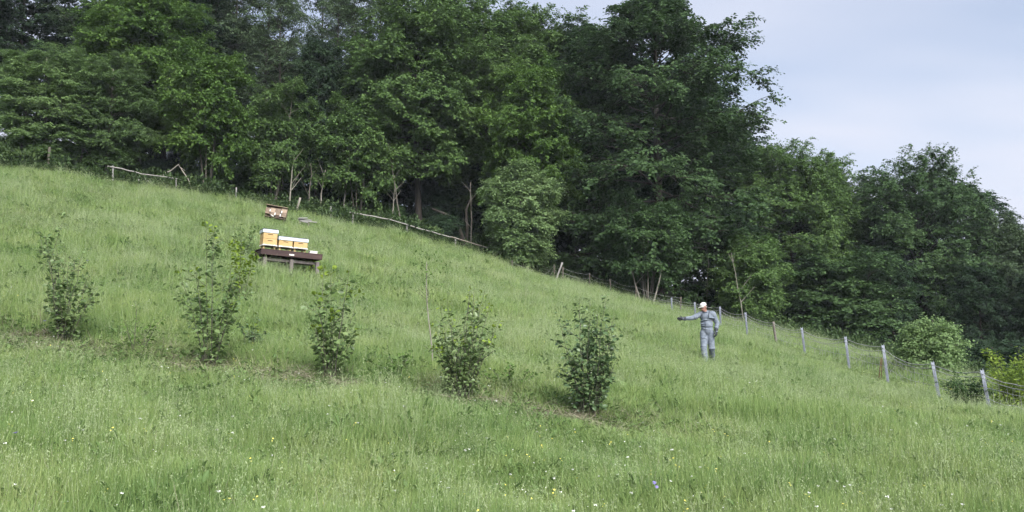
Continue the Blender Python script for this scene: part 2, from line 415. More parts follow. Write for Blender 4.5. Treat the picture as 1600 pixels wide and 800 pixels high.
def plant(kind, name, px, Y, top, wide, mat, label, cat='tree', group=None, rz=None, lean=0.0, bark=None, dz=0.0):
    """a tree standing on the ground under image column px at distance Y, its top reaching image row `top`"""
    b = spot(px, Y)
    d = ray(px, top); H = d[2] * (Y / d[1]) - b.z
    o = empty(name, b + Vector((0, 0, dz)), random.uniform(0, 6.28) if rz is None else rz)
    s = H / PH[kind]; o.scale = (s * wide, s * wide, s)
    if lean: o.rotation_euler = (0, lean, o.rotation_euler.z)
    tm, cm = PROTO[kind]
    t = link('trunk', tm, o); c = link('crown', cm, o)
    c.material_slots[0].link = 'OBJECT'; c.material_slots[0].material = MATS[mat]
    if bark: t.material_slots[0].link = 'OBJECT'; t.material_slots[0].material = MATS[bark]
    c['kind'] = 'stuff'
    tag(o, label, cat, group)
    return o

FRONT = [  # kind, name, column, distance, top row, width, leaf, label
    ('ash', 'edge_tree', 70, 48.5, 45, 1.25, 'leaf_ash', 'broad grey green tree overhanging the meadow corner beyond the bushes'),
    ('ash', 'edge_tree', 165, 50.5, 62, 1.10, 'leaf_ash', 'soft grey green tree with pale stems behind the short rail fence'),
    ('maple', 'maple_tree', 215, 57, -60, 1.0, 'leaf_maple', 'tall yellow green tree rising above the grey green edge trees'),
    ('coppice', 'coppice_tree', 325, 54, 70, .72, 'leaf_maple', 'yellow green tree on several pale stems beside the dead branch'),
    ('coppice', 'coppice_tree', 425, 57, 125, .75, 'leaf_mid', 'thin stemmed dark tree behind the stack of brown nest boxes'),
    ('deep', 'ivy_tree', 492, 60, 70, .62, 'leaf_deep', 'dark ivy covered tree rising between two open crowns'),
    ('coppice', 'coppice_tree', 560, 58.5, 150, .8, 'leaf_mid', 'dim slender tree behind the rail fence corner post'),
    ('maple', 'maple_tree', 655, 61, -45, .92, 'leaf_mid', 'tall dark green tree in the middle of the wood edge'),
    ('maple', 'maple_tree', 825, 60, 70, .80, 'leaf_maple', 'bright green tree with low hanging branches behind the small ash'),
    ('sapling', 'ash_tree', 815, 55.3, 232, .92, 'leaf_bright', 'small pale green ash in front of the thick leaning trunk'),
    ('beech', 'beech_tree', 1036, 61, -8, .96, 'leaf_beech', 'huge dark layered beech standing tallest against the sky'),
    ('coppice', 'coppice_tree', 1012, 54.5, 300, .90, 'leaf_beech', 'bare stemmed coppice clump at the fence corner beneath the beech'),
    ('oak', 'edge_tree', 1235, 66, 205, .82, 'leaf_mid', 'rounded mid green tree beside the beech against the sky'),
    ('maple', 'edge_tree', 1298, 70, 228, .74, 'leaf_mid', 'fresh green rounded tree next to the dip in the skyline'),
    ('oak', 'edge_tree', 1345, 74, 262, .70, 'leaf_grey', 'dull green tree in the dip between two taller crowns'),
    ('sapling', 'edge_tree', 1172, 55, 345, 1.0, 'leaf_mid', 'low spreading tree with a pale crooked stem behind the person'),
    ('coppice', 'edge_tree', 1330, 56, 385, 1.35, 'leaf_beech', 'low dark tree arching over the fence posts'),
    ('oak', 'oak_tree', 1452, 66, 218, .86, 'leaf_beech', 'big dome shaped tree standing alone above the lower wood'),
    ('maple', 'edge_tree', 1578, 64, 318, .85, 'leaf_grey', 'greyish tree sloping down beside the big dome shaped tree'),
    ('shrub', 'edge_shrub', 1450, 30, 458, .74, 'leaf_bright', 'bright rounded shrub just behind the wire fence'),
]
for k, n, px, Y, top, w, m, lab in FRONT:
    plant(k, n, px, Y, top, w, m, lab, 'shrub' if 'shrub' in n else 'tree', bark='bark_dark' if k == 'coppice' and px > 1100 else None)
# second and third rows inside the wood
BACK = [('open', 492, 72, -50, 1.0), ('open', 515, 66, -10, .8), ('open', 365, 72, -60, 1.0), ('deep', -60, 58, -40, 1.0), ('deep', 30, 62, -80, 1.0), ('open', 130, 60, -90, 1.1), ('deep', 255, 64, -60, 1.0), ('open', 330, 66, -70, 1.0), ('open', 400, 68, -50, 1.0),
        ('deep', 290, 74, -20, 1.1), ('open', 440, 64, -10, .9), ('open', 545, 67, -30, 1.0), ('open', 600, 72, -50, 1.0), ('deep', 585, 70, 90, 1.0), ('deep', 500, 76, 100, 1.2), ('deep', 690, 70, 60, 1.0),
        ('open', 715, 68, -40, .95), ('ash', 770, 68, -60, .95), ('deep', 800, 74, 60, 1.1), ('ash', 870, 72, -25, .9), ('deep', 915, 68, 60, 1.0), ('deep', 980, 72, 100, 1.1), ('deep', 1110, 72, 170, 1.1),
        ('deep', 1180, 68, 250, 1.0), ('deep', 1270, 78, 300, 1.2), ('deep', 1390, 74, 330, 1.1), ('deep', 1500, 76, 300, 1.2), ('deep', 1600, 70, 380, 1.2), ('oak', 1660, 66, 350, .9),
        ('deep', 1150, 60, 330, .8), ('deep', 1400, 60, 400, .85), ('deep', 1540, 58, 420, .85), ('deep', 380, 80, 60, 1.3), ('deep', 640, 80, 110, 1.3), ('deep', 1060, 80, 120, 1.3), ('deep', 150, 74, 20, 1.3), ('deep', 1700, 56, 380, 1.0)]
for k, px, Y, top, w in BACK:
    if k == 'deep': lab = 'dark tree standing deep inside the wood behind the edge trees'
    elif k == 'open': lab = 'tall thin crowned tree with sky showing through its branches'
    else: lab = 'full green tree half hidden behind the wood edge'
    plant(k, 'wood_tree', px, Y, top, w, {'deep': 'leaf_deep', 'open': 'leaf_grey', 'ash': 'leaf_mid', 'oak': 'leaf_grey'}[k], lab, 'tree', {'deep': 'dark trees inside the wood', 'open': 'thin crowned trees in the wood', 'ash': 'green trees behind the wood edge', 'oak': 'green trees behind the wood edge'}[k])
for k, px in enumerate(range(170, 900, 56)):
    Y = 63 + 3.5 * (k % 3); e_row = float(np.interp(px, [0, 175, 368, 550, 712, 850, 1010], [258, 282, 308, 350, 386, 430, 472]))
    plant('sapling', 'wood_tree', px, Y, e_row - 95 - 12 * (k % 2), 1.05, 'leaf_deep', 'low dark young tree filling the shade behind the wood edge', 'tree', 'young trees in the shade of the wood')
# low shrubs under the wood edge, mostly coloured dark in place of canopy shade
UNDER = [(240, 57, 238, 1.3), (367, 60, 248, 1.3), (195, 62, 232, 1.5), (255, 64, 240, 1.6), (330, 63, 255, 1.5), (400, 65, 262, 1.6), (455, 66, 275, 1.5), (530, 66, 285, 1.5), (600, 67, 305, 1.5), (670, 67, 318, 1.5), (740, 67, 340, 1.5), (830, 68, 365, 1.5), (-30, 50, 225, 1.3), (60, 51, 215, 1.0), (250, 55, 245, 1.1), (390, 58, 270, 1.0), (470, 59, 285, 1.0), (610, 60, 300, 1.0), (690, 60, 320, 1.1), (880, 60, 385, 1.1), (950, 64, 395, 1.1),
         (1080, 64, 420, 1.2), (1120, 60, 410, 1.3), (1200, 62, 425, 1.4), (1255, 63, 440, 1.2), (1310, 65, 455, 1.4), (1390, 64, 475, 1.3), (1470, 62, 485, 1.4), (1530, 60, 495, 1.4), (1590, 48, 500, 1.4), (1650, 44, 500, 1.4)]
for i, (px, Y, top, w) in enumerate(UNDER):
    plant('shrub', 'undergrowth_shrub', px, Y, top, w, 'leaf_deep' if px > 1060 or Y > 61 else ['leaf_deep', 'leaf_beech'][i % 2], 'leafy shrub coloured dark for the shade under the wood edge', 'shrub', 'shrubs under the wood edge')

# ------------------------------------------------------------------ meadow grass, herbs, flowers (uncountable: scattered)
def grass_mat(name, cols, trans=.35):
    m, t, out = new_mat(name)
    geo = t.nodes.new('ShaderNodeNewGeometry'); oi = t.nodes.new('ShaderNodeObjectInfo')
    n1 = t.nodes.new('ShaderNodeTexNoise'); n1.inputs['Scale'].default_value = .50; n1.inputs['Detail'].default_value = 7; n1.inputs['Roughness'].default_value = .66
    t.links.new(geo.outputs['Position'], n1.inputs['Vector'])
    a = t.nodes.new('ShaderNodeMapRange'); a.inputs['From Min'].default_value = .36; a.inputs['From Max'].default_value = .66; a.inputs['To Max'].default_value = .46
    t.links.new(n1.outputs['Fac'], a.inputs['Value'])
    b = t.nodes.new('ShaderNodeMath'); b.operation = 'MULTIPLY_ADD'; b.inputs[1].default_value = .46
    t.links.new(geo.outputs['Random Per Island'], b.inputs[0]); t.links.new(a.outputs[0], b.inputs[2])
    c = t.nodes.new('ShaderNodeMath'); c.operation = 'MULTIPLY_ADD'; c.inputs[1].default_value = .16
    t.links.new(oi.outputs['Random'], c.inputs[0]); t.links.new(b.outputs[0], c.inputs[2])
    r = ramp(t, [(i / (len(cols) - 1), q) for i, q in enumerate(cols)]); t.links.new(c.outputs[0], r.inputs[0])
    pb = t.nodes.new('ShaderNodeBsdfPrincipled'); pb.inputs['Roughness'].default_value = .6; pb.inputs['Specular IOR Level'].default_value = .22
    tr = t.nodes.new('ShaderNodeBsdfTranslucent'); ms = t.nodes.new('ShaderNodeMixShader'); ms.inputs[0].default_value = trans
    t.links.new(r.outputs[0], pb.inputs['Base Color']); t.links.new(r.outputs[0], tr.inputs['Color'])
    t.links.new(pb.outputs[0], ms.inputs[1]); t.links.new(tr.outputs[0], ms.inputs[2]); t.links.new(ms.outputs[0], out.inputs['Surface'])
grass_mat('grass_blade', [(.082, .158, .046), (.146, .234, .074), (.220, .300, .100), (.330, .375, .165)])
grass_mat('grass_seed', [(.20, .275, .130), (.26, .325, .165), (.33, .375, .215)], .3)
grass_mat('herb_leaf', [(.085, .150, .050), (.120, .195, .064), (.165, .235, .085)], .34)
grass_mat('hay_dry', [(.17, .155, .105), (.25, .23, .165), (.33, .31, .235)], .2)
grass_mat('bramble_leaf', [(.030, .060, .022), (.052, .090, .032), (.085, .125, .045)], .28)
solid_mat('petal_white', (.58, .59, .55), (.68, .69, .65), 10, .6)
solid_mat('petal_yellow', (.60, .52, .08), (.70, .63, .14), 10, .5)
solid_mat('petal_blue', (.10, .09, .22), (.17, .15, .32), 10, .6)

proto_col = bpy.data.collections.new('meadow_tufts')        # sources of the scatter, not linked to the scene
def tuft_obj(name, V, Q, mats, idx=None, T=None):
    me = mesh_np(name, V, Q, None, False, T)
    for m in mats: me.materials.append(MATS[m])
    if idx is not None: me.polygons.foreach_set('material_index', np.asarray(idx, np.int32))
    o = bpy.data.objects.new(name, me); return o
def blades(g, n, rad, h, w, lean=.28, arch=.35, segs=4):
    a = g.uniform(0, 6.283, n); r = rad * np.sqrt(g.uniform(0, 1, n))
    base = np.column_stack([np.cos(a) * r, np.sin(a) * r, np.full(n, -.04)])
    d = g.uniform(0, 6.283, n); hd = np.column_stack([np.cos(d), np.sin(d), np.zeros(n)])
    hh = h * g.uniform(.45, 1.08, n); ln = np.abs(g.normal(0, lean, n)); ar = np.abs(g.normal(0, arch, n))
    wd = np.cross(hd, [0, 0, 1]); tw = g.uniform(-.9, .9, n)
    wd = wd * np.cos(tw)[:, None] + hd * np.sin(tw)[:, None]
    u = np.linspace(0, 1, segs)
    cen = base[:, None] + hd[:, None] * (hh[:, None] * (ln[:, None] * u + ar[:, None] * u ** 2.4))[..., None]
    cen[..., 2] += hh[:, None] * (u - .32 * ar[:, None] * u ** 2.6)
    ww = w * g.uniform(.6, 1.25, n)[:, None] * (1 - u ** 1.6 * .93)[None]
    L = cen + wd[:, None] * ww[..., None]; Rr = cen - wd[:, None] * ww[..., None]
    V = np.stack([L, Rr], 2).reshape(n, segs * 2, 3)
    k = np.arange(n)[:, None, None] * segs * 2 + np.arange(segs - 1)[None, :, None] * 2
    Q = (k + np.array([0, 1, 3, 2])[None, None]).reshape(-1, 4)
    return V.reshape(-1, 3), Q
def heads(g, n, rad, h, size, spread, per=9):
    """flowering grass stems with loose spikelets"""
    V0, Q0 = blades(g, n, rad, h, .0022, .16, .16, 4)
    tips = V0.reshape(n, 8, 3)[:, 6:].mean(1); pre = V0.reshape(n, 8, 3)[:, 4:6].mean(1); ax = tips - pre
    t = g.uniform(-.15, 1.05, (n, per)); B = pre[:, None] + ax[:, None] * t[..., None] + g.normal(0, spread, (n, per, 3))
    B = B.reshape(-1, 3); D = np.repeat(nrm(ax), per, 0) + g.normal(0, .5, (n * per, 3))
    V1, Q1 = leaves_quads(B, D, g.normal(0, 1, (n * per, 3)), size * g.uniform(.6, 1.3, n * per), .38, 0)
    return np.concatenate([V0, V1]), np.concatenate([Q0, Q1 + len(V0)])
def herb(g, n, rad, h, ls):
    a = g.uniform(0, 6.283, n); el = g.uniform(.1, 1.1, n); r = rad * np.sqrt(g.uniform(0, 1, n))
    B = np.column_stack([np.cos(a) * r, np.sin(a) * r, h * g.uniform(.1, 1, n)])
    D = np.column_stack([np.cos(a) * np.cos(el), np.sin(a) * np.cos(el), np.sin(el)]) + g.normal(0, .25, (n, 3))
    N = np.array([0, 0, 1.0]) + g.normal(0, .45, (n, 3))
    return leaves_full(B, D, N, ls * g.uniform(.6, 1.3, n), .5, .08, .2)
def hay(g, n, rad, L):
    a = g.uniform(0, 6.283, n); d = g.uniform(0, 6.283, n); r = rad * np.sqrt(g.uniform(0, 1, n))
    B = np.column_stack([np.cos(a) * r, np.sin(a) * r, .02 + .16 * g.uniform(0, 1, n) * (1 - r / rad)])
    D = np.column_stack([np.cos(d), np.sin(d), g.normal(0, .28, n)])
    return leaves_quads(B, D, np.array([0, 0, 1.0]) + g.normal(0, .4, (n, 3)), L * g.uniform(.5, 1.2, n), .035, .01)
def disc(c, r, n, k=7, tilt=None):
    th = np.arange(k) / k * 6.283; a = np.array([1.0, 0, 0]); a = nrm(a - n * (a @ n)); b = np.cross(n, a)
    ring = c + r * (np.cos(th)[:, None] * a + np.sin(th)[:, None] * b)
    return np.concatenate([[c + n * r * .25], ring]), np.array([[0, 1 + i, 1 + (i + 1) % k] for i in range(k)])
def flower(g, name, h, r, petal, umbel=0):
    V, Q = blades(g, 1, .0, h, .003, .12, .08, 4); Vs, Ts = [V], []; nv = len(V)
    tip = V[-2:].mean(0)
    for i in range(max(1, umbel)):
        n = nrm(np.array([0, 0, 1.0]) + g.normal(0, .35, 3)); off = np.zeros(3) if not umbel else np.array([*(g.normal(0, r * 1.5, 2)), g.normal(0, r * .5)])
        v, t = disc(tip + off, r * g.uniform(.75, 1.2), n); Vs.append(v); Ts.append(t + nv); nv += len(v)
    T = np.concatenate(Ts); Vv = np.concatenate(Vs)
    return tuft_obj(name, Vv, Q, ['grass_blade', petal], [0] * len(Q) + [1] * len(T), T)
g = np.random.default_rng(3)
tufts = []
for i in range(4): tufts.append(tuft_obj('grass_tuft', *blades(g, 48, .17, .38, .0042, .24, .28), ['grass_blade']))           # 0-3 near meadow grass
for i in range(2): tufts.append(tuft_obj('grass_tuft', *blades(g, 40, .16, .27, .0050, .4, .5), ['grass_blade']))     # 4-5 short
for i in range(2): tufts.append(tuft_obj('seed_tuft', *heads(g, 12, .16, .60, .018, .012), ['grass_seed']))           # 6-7 seed heads
for i in range(3): tufts.append(tuft_obj('herb', *herb(g, 20, .13, .22, .085), ['herb_leaf']))                        # 8-10 herbs
for i in range(2): tufts.append(tuft_obj('hay', *hay(g, 80, .26, .30), ['hay_dry']))                                  # 11-12 hay
tufts.append(flower(g, 'flower', .44, .006, 'petal_white', 0)); tufts.append(flower(g, 'flower', .46, .0045, 'petal_white', 8))  # 13-14
tufts.append(flower(g, 'flower', .42, .007, 'petal_yellow', 0)); tufts.append(flower(g, 'flower', .45, .007, 'petal_yellow', 3))  # 15-16
tufts.append(flower(g, 'flower', .40, .012, 'petal_blue', 4))                                                        # 17
for i in range(3): tufts.append(tuft_obj('bramble', *herb(g, 44, .42, .60, .15), ['bramble_leaf']))                    # 18-20 undergrowth
tufts.append(flower(g, 'flower', .40, .0062, 'petal_white', 0))
_d = [tuft_obj('dead_tuft', *blades(g, 22, .16, .42, .0040, .35, .4), ['hay_dry'])]
for i in range(2): tufts.append(tuft_obj('grass_tuft', *blades(g, 26, .20, .40, .0085, segs=3), ['grass_blade']))        # 22-23 far grass

def scatter(name, src, pts, idx, rot, scl, label, kind='stuff'):
    """one object whose points carry the chosen source tuft"""
    c = bpy.data.collections.new(name + '_sources')
    for k, o in enumerate(src):
        q = o.copy(); q.name = '%s_%02d' % (name, k); c.objects.link(q)
    me = bpy.data.meshes.new(name); me.vertices.add(len(pts)); me.vertices.foreach_set('co', np.asarray(pts, np.float32).ravel())
    at_ = me.attributes.new('pick', 'INT', 'POINT'); at_.data.foreach_set('value', np.asarray(idx, np.int32))
    at_ = me.attributes.new('turn', 'FLOAT_VECTOR', 'POINT'); at_.data.foreach_set('vector', np.asarray(rot, np.float32).ravel())
    at_ = me.attributes.new('size', 'FLOAT_VECTOR', 'POINT'); at_.data.foreach_set('vector', np.asarray(scl, np.float32).ravel())
    o = link(name, me); o['kind'] = kind; o['label'] = label
    ng = bpy.data.node_groups.new(name, 'GeometryNodeTree')
    ng.interface.new_socket('Geometry', in_out='INPUT', socket_type='NodeSocketGeometry'); ng.interface.new_socket('Geometry', in_out='OUTPUT', socket_type='NodeSocketGeometry')
    N = ng.nodes; gi = N.new('NodeGroupInput'); go = N.new('NodeGroupOutput')
    ip = N.new('GeometryNodeInstanceOnPoints'); ci = N.new('GeometryNodeCollectionInfo')
    ci.inputs['Collection'].default_value = c; ci.inputs['Separate Children'].default_value = True; ci.inputs['Reset Children'].default_value = True
    ip.inputs['Pick Instance'].default_value = True
    def att(nm, ty):
        a = N.new('GeometryNodeInputNamedAttribute'); a.data_type = ty; a.inputs['Name'].default_value = nm; return a
    e2r = N.new('FunctionNodeEulerToRotation')
    L = ng.links
    L.new(gi.outputs[0], ip.inputs['Points']); L.new(ci.outputs[0], ip.inputs['Instance'])
    L.new(att('pick', 'INT').outputs['Attribute'], ip.inputs['Instance Index'])
    L.new(att('turn', 'FLOAT_VECTOR').outputs['Attribute'], e2r.inputs[0]); L.new(e2r.outputs[0], ip.inputs['Rotation'])
    L.new(att('size', 'FLOAT_VECTOR').outputs['Attribute'], ip.inputs['Scale']); L.new(ip.outputs[0], go.inputs[0])
    md = o.modifiers.new('scatter', 'NODES'); md.node_group = ng
    return o
def noise2(x, y, s, seed):
    h = np.random.default_rng(seed); v = 0
    for k in range(7):
        f = s * h.uniform(.6, 2.0); a = h.uniform(0, 6.283); v = v + np.sin((x * math.cos(a) + y * math.sin(a)) * f + h.uniform(0, 6.283))
    return v / 3.7
BUSH = [(97, 539), (330, 579), (517, 594), (722, 627), (921, 654)]
BUSH_AT = [hit(*b) for b in BUSH]
BENCH_AT = hit(449, 431)
FENCE_XY = np.array([[spot(px_, Y_).x, spot(px_, Y_).y] for px_, Y_ in zip(np.interp(np.linspace(0, 9, 46), range(10), [1547, 1467, 1388, 1327, 1258, 1213, 1168, 1126, 1087, 1050]), np.interp(np.linspace(0, 9, 46), range(10), [20.5, 23, 26, 29, 32.5, 35, 38.5, 42, 45, 49]))])
_strip = np.array([[b.x, b.y] for b in [BUSH_AT[0] + Vector((-5, .8, 0))] + BUSH_AT + [BUSH_AT[-1] + Vector((.3, -.1, 0))]])
def strip_dist(x, y):
    best = np.full(len(x), 99.0); p = np.column_stack([x, y])
    for a, b in zip(_strip[:-1], _strip[1:]):
        ab = b - a; t = np.clip(((p - a) @ ab) / (ab @ ab), 0, 1); q = a + t[:, None] * ab
        best = np.minimum(best, np.hypot(*(p - q - np.array([0, -.25])).T))
    return best
def sample(n, y0, y1, power, side=.72, extra=2.5):
    """random ground spots, denser towards the viewer's end of the meadow"""
    u = rng.uniform(0, 1, n)
    a, b = y0 ** (1 - power), y1 ** (1 - power)
    y = (a + (b - a) * u) ** (1 / (1 - power)); x = rng.uniform(-1, 1, n) * (side * y + extra)
    return x, y
def far_scale(y): return np.interp(y, [5, 12, 30, 60], [.9, 1.0, 1.25, 1.6])
def in_meadow(x, y, pad=0.0):
    z = gz(x, y); px, _ = pixel(x, y, z); return y < edge_y(px) + pad, px, z
# main grass
x, y = sample(105000, 4.2, 62, .85)
ok, px, z = in_meadow(x, y, 1.5); x, y, z = x[ok], y[ok], z[ok]
bd = np.min([np.hypot(x - b.x, y - b.y + .35) for b in BUSH_AT], 0); bb = np.hypot(x - BENCH_AT.x, y - BENCH_AT.y + .4)
sd = strip_dist(x, y); ns_ = noise2(x, y, .8, 5); fs = far_scale(y)
hgt = np.interp(ns_ + .5 * noise2(x, y, 2.6, 6), [-1, 0, 1.2], [.55, .86, 1.30]) * rng.uniform(.7, 1.25, len(x)) * np.interp(sd + .5 * noise2(x, y, 1.5, 77), [.2, 2.0], [.55, 1.0]) * np.interp(bd, [.3, .7], [.75, 1]) * np.interp(bb, [1.1, 1.7], [.72, 1])
pick = rng.integers(0, 4, len(x)); short = (sd + .4 * noise2(x, y, 1.5, 78) < .9) & (rng.uniform(0, 1, len(x)) < .7); pick[short] = rng.integers(4, 6, short.sum())
q = rng.uniform(0, 1, len(x)); seeds_ = (q < np.interp(noise2(x, y, .5, 8), [-1, 1], [.4, 1.6]) * np.interp(y, [7, 14, 30], [.03, .13, .32])) & (sd > .9); pick[seeds_] = rng.integers(6, 8, seeds_.sum())
herbs_ = (q > 1 - np.interp(sd, [.4, 2.2], [.24, .085])); pick[herbs_] = rng.integers(8, 11, herbs_.sum())
dead_ = rng.uniform(0, 1, len(x)) < np.interp(sd - .35 * noise2(x, y, 1.1, 90), [.1, .9, 1.7], [.26, .16, .012]); pick[dead_] = 13
fence_d = np.min(np.hypot(x[:, None] - FENCE_XY[None, :, 0], y[:, None] - FENCE_XY[None, :, 1]), 1); hgt *= np.interp(fence_d, [.9, 2.2], [.34, 1])
farg = (pick < 4) & (y > 24); pick[farg] = rng.integers(11, 13, farg.sum())
tilt = np.column_stack([rng.normal(0, .10, len(x)), rng.normal(0, .10, len(x)), rng.uniform(0, 6.283, len(x))])
scatter('meadow_grass', tufts[:11] + tufts[22:24] + _d, np.column_stack([x, y, z]), pick, tilt, np.column_stack([fs, fs, fs ** .35 * hgt]), 'tall soft green meadow grass with seed heads covering the slope')
# hay and dead stems along the bush row
x, y = sample(26000, 9, 19, .9, .68, 1); sd = strip_dist(x, y); nn = noise2(x, y, 1.6, 12)
bd = np.min([np.hypot(x - b.x, y - b.y + .25) for b in BUSH_AT], 0)
keep = (rng.uniform(0, 1, len(x)) < np.where(bd < .45, .13, np.where(sd < .8, np.clip(.03 + .10 * nn, 0, .16), .0)))
keep &= x < BUSH_AT[-1].x - .1
x, y = x[keep], y[keep]; z = gz(x, y)
scatter('dry_hay', tufts[11:13], np.column_stack([x, y, z]), rng.integers(0, 2, len(x)), np.column_stack([rng.normal(0, .1, (len(x), 2)), rng.uniform(0, 6.28, len(x))]),
        np.column_stack([rng.uniform(.6, 1.1, len(x))] * 3), 'pale dry cut hay lying around the hazel bushes')
# flowers
x, y = sample(8500, 5, 34, 1.25); ok, px, z = in_meadow(x, y); ok &= rng.uniform(0, 1, len(x)) < np.clip(.35 + .5 * noise2(x, y, 1.1, 21), .04, 1)
x, y, z = x[ok], y[ok], z[ok]; pk = rng.choice([0, 1, 2, 3, 4, 5], len(x), p=[.37, .11, .16, .08, .004, .276])
sz = rng.uniform(.8, 1.25, len(x))
scatter('meadow_flowers', [tufts[13], tufts[14], tufts[15], tufts[16], tufts[17], tufts[21]], np.column_stack([x, y, z + .02]), pk, np.column_stack([rng.normal(0, .15, (len(x), 2)), rng.uniform(0, 6.28, len(x))]),
        np.column_stack([sz, sz, rng.uniform(1.0, 1.35, len(x))]), 'small white and yellow wild flowers dotted through the grass')
# brambles and nettles along the foot of the wood
x = rng.uniform(-46, 40, 16000); y = rng.uniform(34, 78, 16000); z = gz(x, y); px, _ = pixel(x, y, z); e = y - edge_y(px)
keep = (e > -1.2) & (rng.uniform(0, 1, len(x)) < np.interp(e, [-1.2, 0, 3, 20], [.25, .9, .7, .45])) & (px > -150) & (px < 1750)
x, y, z = x[keep], y[keep], z[keep]; s_ = rng.uniform(.7, 1.6, len(x)) * np.interp(noise2(x, y, .5, 31), [-1, 1], [.6, 1.3])
scatter('undergrowth', tufts[18:21], np.column_stack([x, y, z]), rng.integers(0, 3, len(x)), np.column_stack([rng.normal(0, .1, (len(x), 2)), rng.uniform(0, 6.28, len(x))]),
        np.column_stack([s_, s_, s_ * rng.uniform(.7, 1.3, len(x))]), 'dark bramble and nettle undergrowth along the foot of the wood')

# ------------------------------------------------------------------ bushes on the meadow
def make_bush(name, loc, seed, H, nst, fan, lmat, nleaf, leaf, label, cat='bush', start=.12, tips=None, leafw=.78, bunch=.06, curve=.25, group=None, bark='stem_brown', narrow=0.0, sr=.0075):
    g = np.random.default_rng(seed); o = empty(name, loc, 0); S = Tubes(); B, D, N, L, C = [], [], [], [], []
    for i in range(nst):
        a = i * 2.399 + g.uniform(-.4, .4); rr = fan * g.uniform(.15, 1.0) ** .8; h = H * g.uniform(.42, 1.0) * (1 - .10 * rr / max(fan, .01))
        u = np.linspace(0, 1, 7); hd = np.array([math.cos(a), math.sin(a), 0])
        pts = hd * (.03 + .10 * g.uniform())+ hd * (rr * u ** (1 + curve))[:, None] + np.array([0, 0, 1.0]) * (h * u)[:, None] + g.normal(0, .018, (7, 3)) * u[:, None]
        pts[0, 2] = -.08
        S.add(pts, sr * (1 - .75 * u) * g.uniform(.7, 1.2), 5)
        nl = max(3, int(nleaf / nst * g.uniform(.6, 1.4)))
        t = start + (1 - start) * g.uniform(0, 1, nl) ** (1 - narrow); P0 = np.column_stack([np.interp(t, u, pts[:, c]) for c in range(3)])
        aa = g.uniform(0, 6.283, nl); reach = bunch * (1.25 - t) * g.uniform(.3, 1.6, nl) + .01
        dd = np.column_stack([np.cos(aa), np.sin(aa), g.uniform(-.1, .5, nl)])
        B.append(P0 + dd * reach[:, None]); D.append(dd * .8 + np.array([0, 0, -.15]) + g.normal(0, .3, (nl, 3)))
        N.append(np.array([0, 0, .8]) + dd * .5 + g.normal(0, .4, (nl, 3))); L.append(leaf * g.uniform(.55, 1.2, nl)); C.append(t)
        for k in range(3):                                             # short side twigs
            tt = g.uniform(.3, .85); p = np.array([np.interp(tt, u, pts[:, c]) for c in range(3)]); q = g.uniform(0, 6.283)
            ln = g.uniform(.12, .30) * H * .5; w = np.linspace(0, 1, 4)[:, None]
            tw = p + np.array([math.cos(q), math.sin(q), .7]) * ln * w; S.add(tw, .004 * (1 - .6 * w[:, 0]), 4)
            m = max(3, int(nleaf / nst * .12)); v = g.uniform(.3, 1.05, m)
            b3 = p + np.array([math.cos(q), math.sin(q), .7]) * (ln * v)[:, None]; d3 = g.normal(0, 1, (m, 3)); d3[:, 2] *= .4
            B.append(b3 + nrm(d3) * .02); D.append(d3); N.append(np.array([0, 0, 1.0]) + g.normal(0, .5, (m, 3))); L.append(leaf * g.uniform(.55, 1.1, m)); C.append(np.full(m, tt))
    B, D, N, L, C = map(np.concatenate, (B, D, N, L, C))
    young = (C > .86) if tips else np.zeros(len(B), bool)
    V, Q = leaves_full(B[~young], D[~young], N[~young], L[~young], leafw)
    f = link('foliage', mesh_np('foliage', V, Q, lmat), o); f['kind'] = 'stuff'
    if young.any():
        V, Q = leaves_full(B[young], D[young], N[young], L[young] * .8, leafw)
        f = link('young_foliage', mesh_np('young_foliage', V, Q, tips), o); f['kind'] = 'stuff'; f['label'] = 'fresh yellow green shoots at the tips'
    link('stems', S.mesh('stems', bark), o)
    return tag(o, label, cat, group)
def bush_h(i, top): p = BUSH_AT[i]; d = ray(BUSH[i][0], top); return float(d[2] * p.y / d[1] - p.z)
gb = 'hazel bushes in a row'
make_bush('hazel_bush', BUSH_AT[0], 41, bush_h(0, 345), 18, .48, 'leaf_hazel', 720, .092, 'hazel bush at the wide open end of the row, far from the fence', tips='leaf_hazel', group=gb)
make_bush('hazel_bush', BUSH_AT[1], 52, bush_h(1, 322), 12, .46, 'leaf_hazel', 640, .094, 'sparse tall hazel bush standing before the hive bench', start=.10, tips='leaf_young', group=gb)
make_bush('hazel_bush', BUSH_AT[2], 67, bush_h(2, 392), 13, .46, 'leaf_hazel', 540, .098, 'hazel bush with two tall shoots below the hive bench', tips='leaf_young', group=gb)
make_bush('hazel_bush', BUSH_AT[3], 78, bush_h(3, 432), 24, .48, 'leaf_hazel', 1080, .072, 'dense twiggy hazel bush next to the thin pale stem', tips='leaf_young', group=gb)
make_bush('hazel_bush', BUSH_AT[4], 85, bush_h(4, 450), 18, .43, 'leaf_hazel_dark', 1180, .078, 'darkest and fullest hazel bush of the row, on the person\'s side', tips='leaf_hazel', group=gb)
def on(px, py): return hit(px, py)
p = on(380, 402)
make_bush('young_bush', p, 91, 1.35, 6, .42, 'leaf_hazel', 300, .085, 'small leafy bush close beside the hive bench', start=.15)
p = on(392, 550); make_bush('young_bush', p, 92, .72, 7, .28, 'leaf_hazel_dark', 170, .075, 'knee high dark seedling with yellow tips beside the sparse hazel', tips='leaf_young', start=.05)
p = on(210, 555); make_bush('seedling', p, 93, .95, 4, .30, 'leaf_maple', 110, .06, 'thin weedy seedling between the first two hazel bushes', 'plant', start=.08)
p = on(75, 420); make_bush('seedling', p, 94, 1.9, 3, .5, 'leaf_hazel', 70, .10, 'faint young sapling in the grass above the first hazel', 'plant', start=.45)
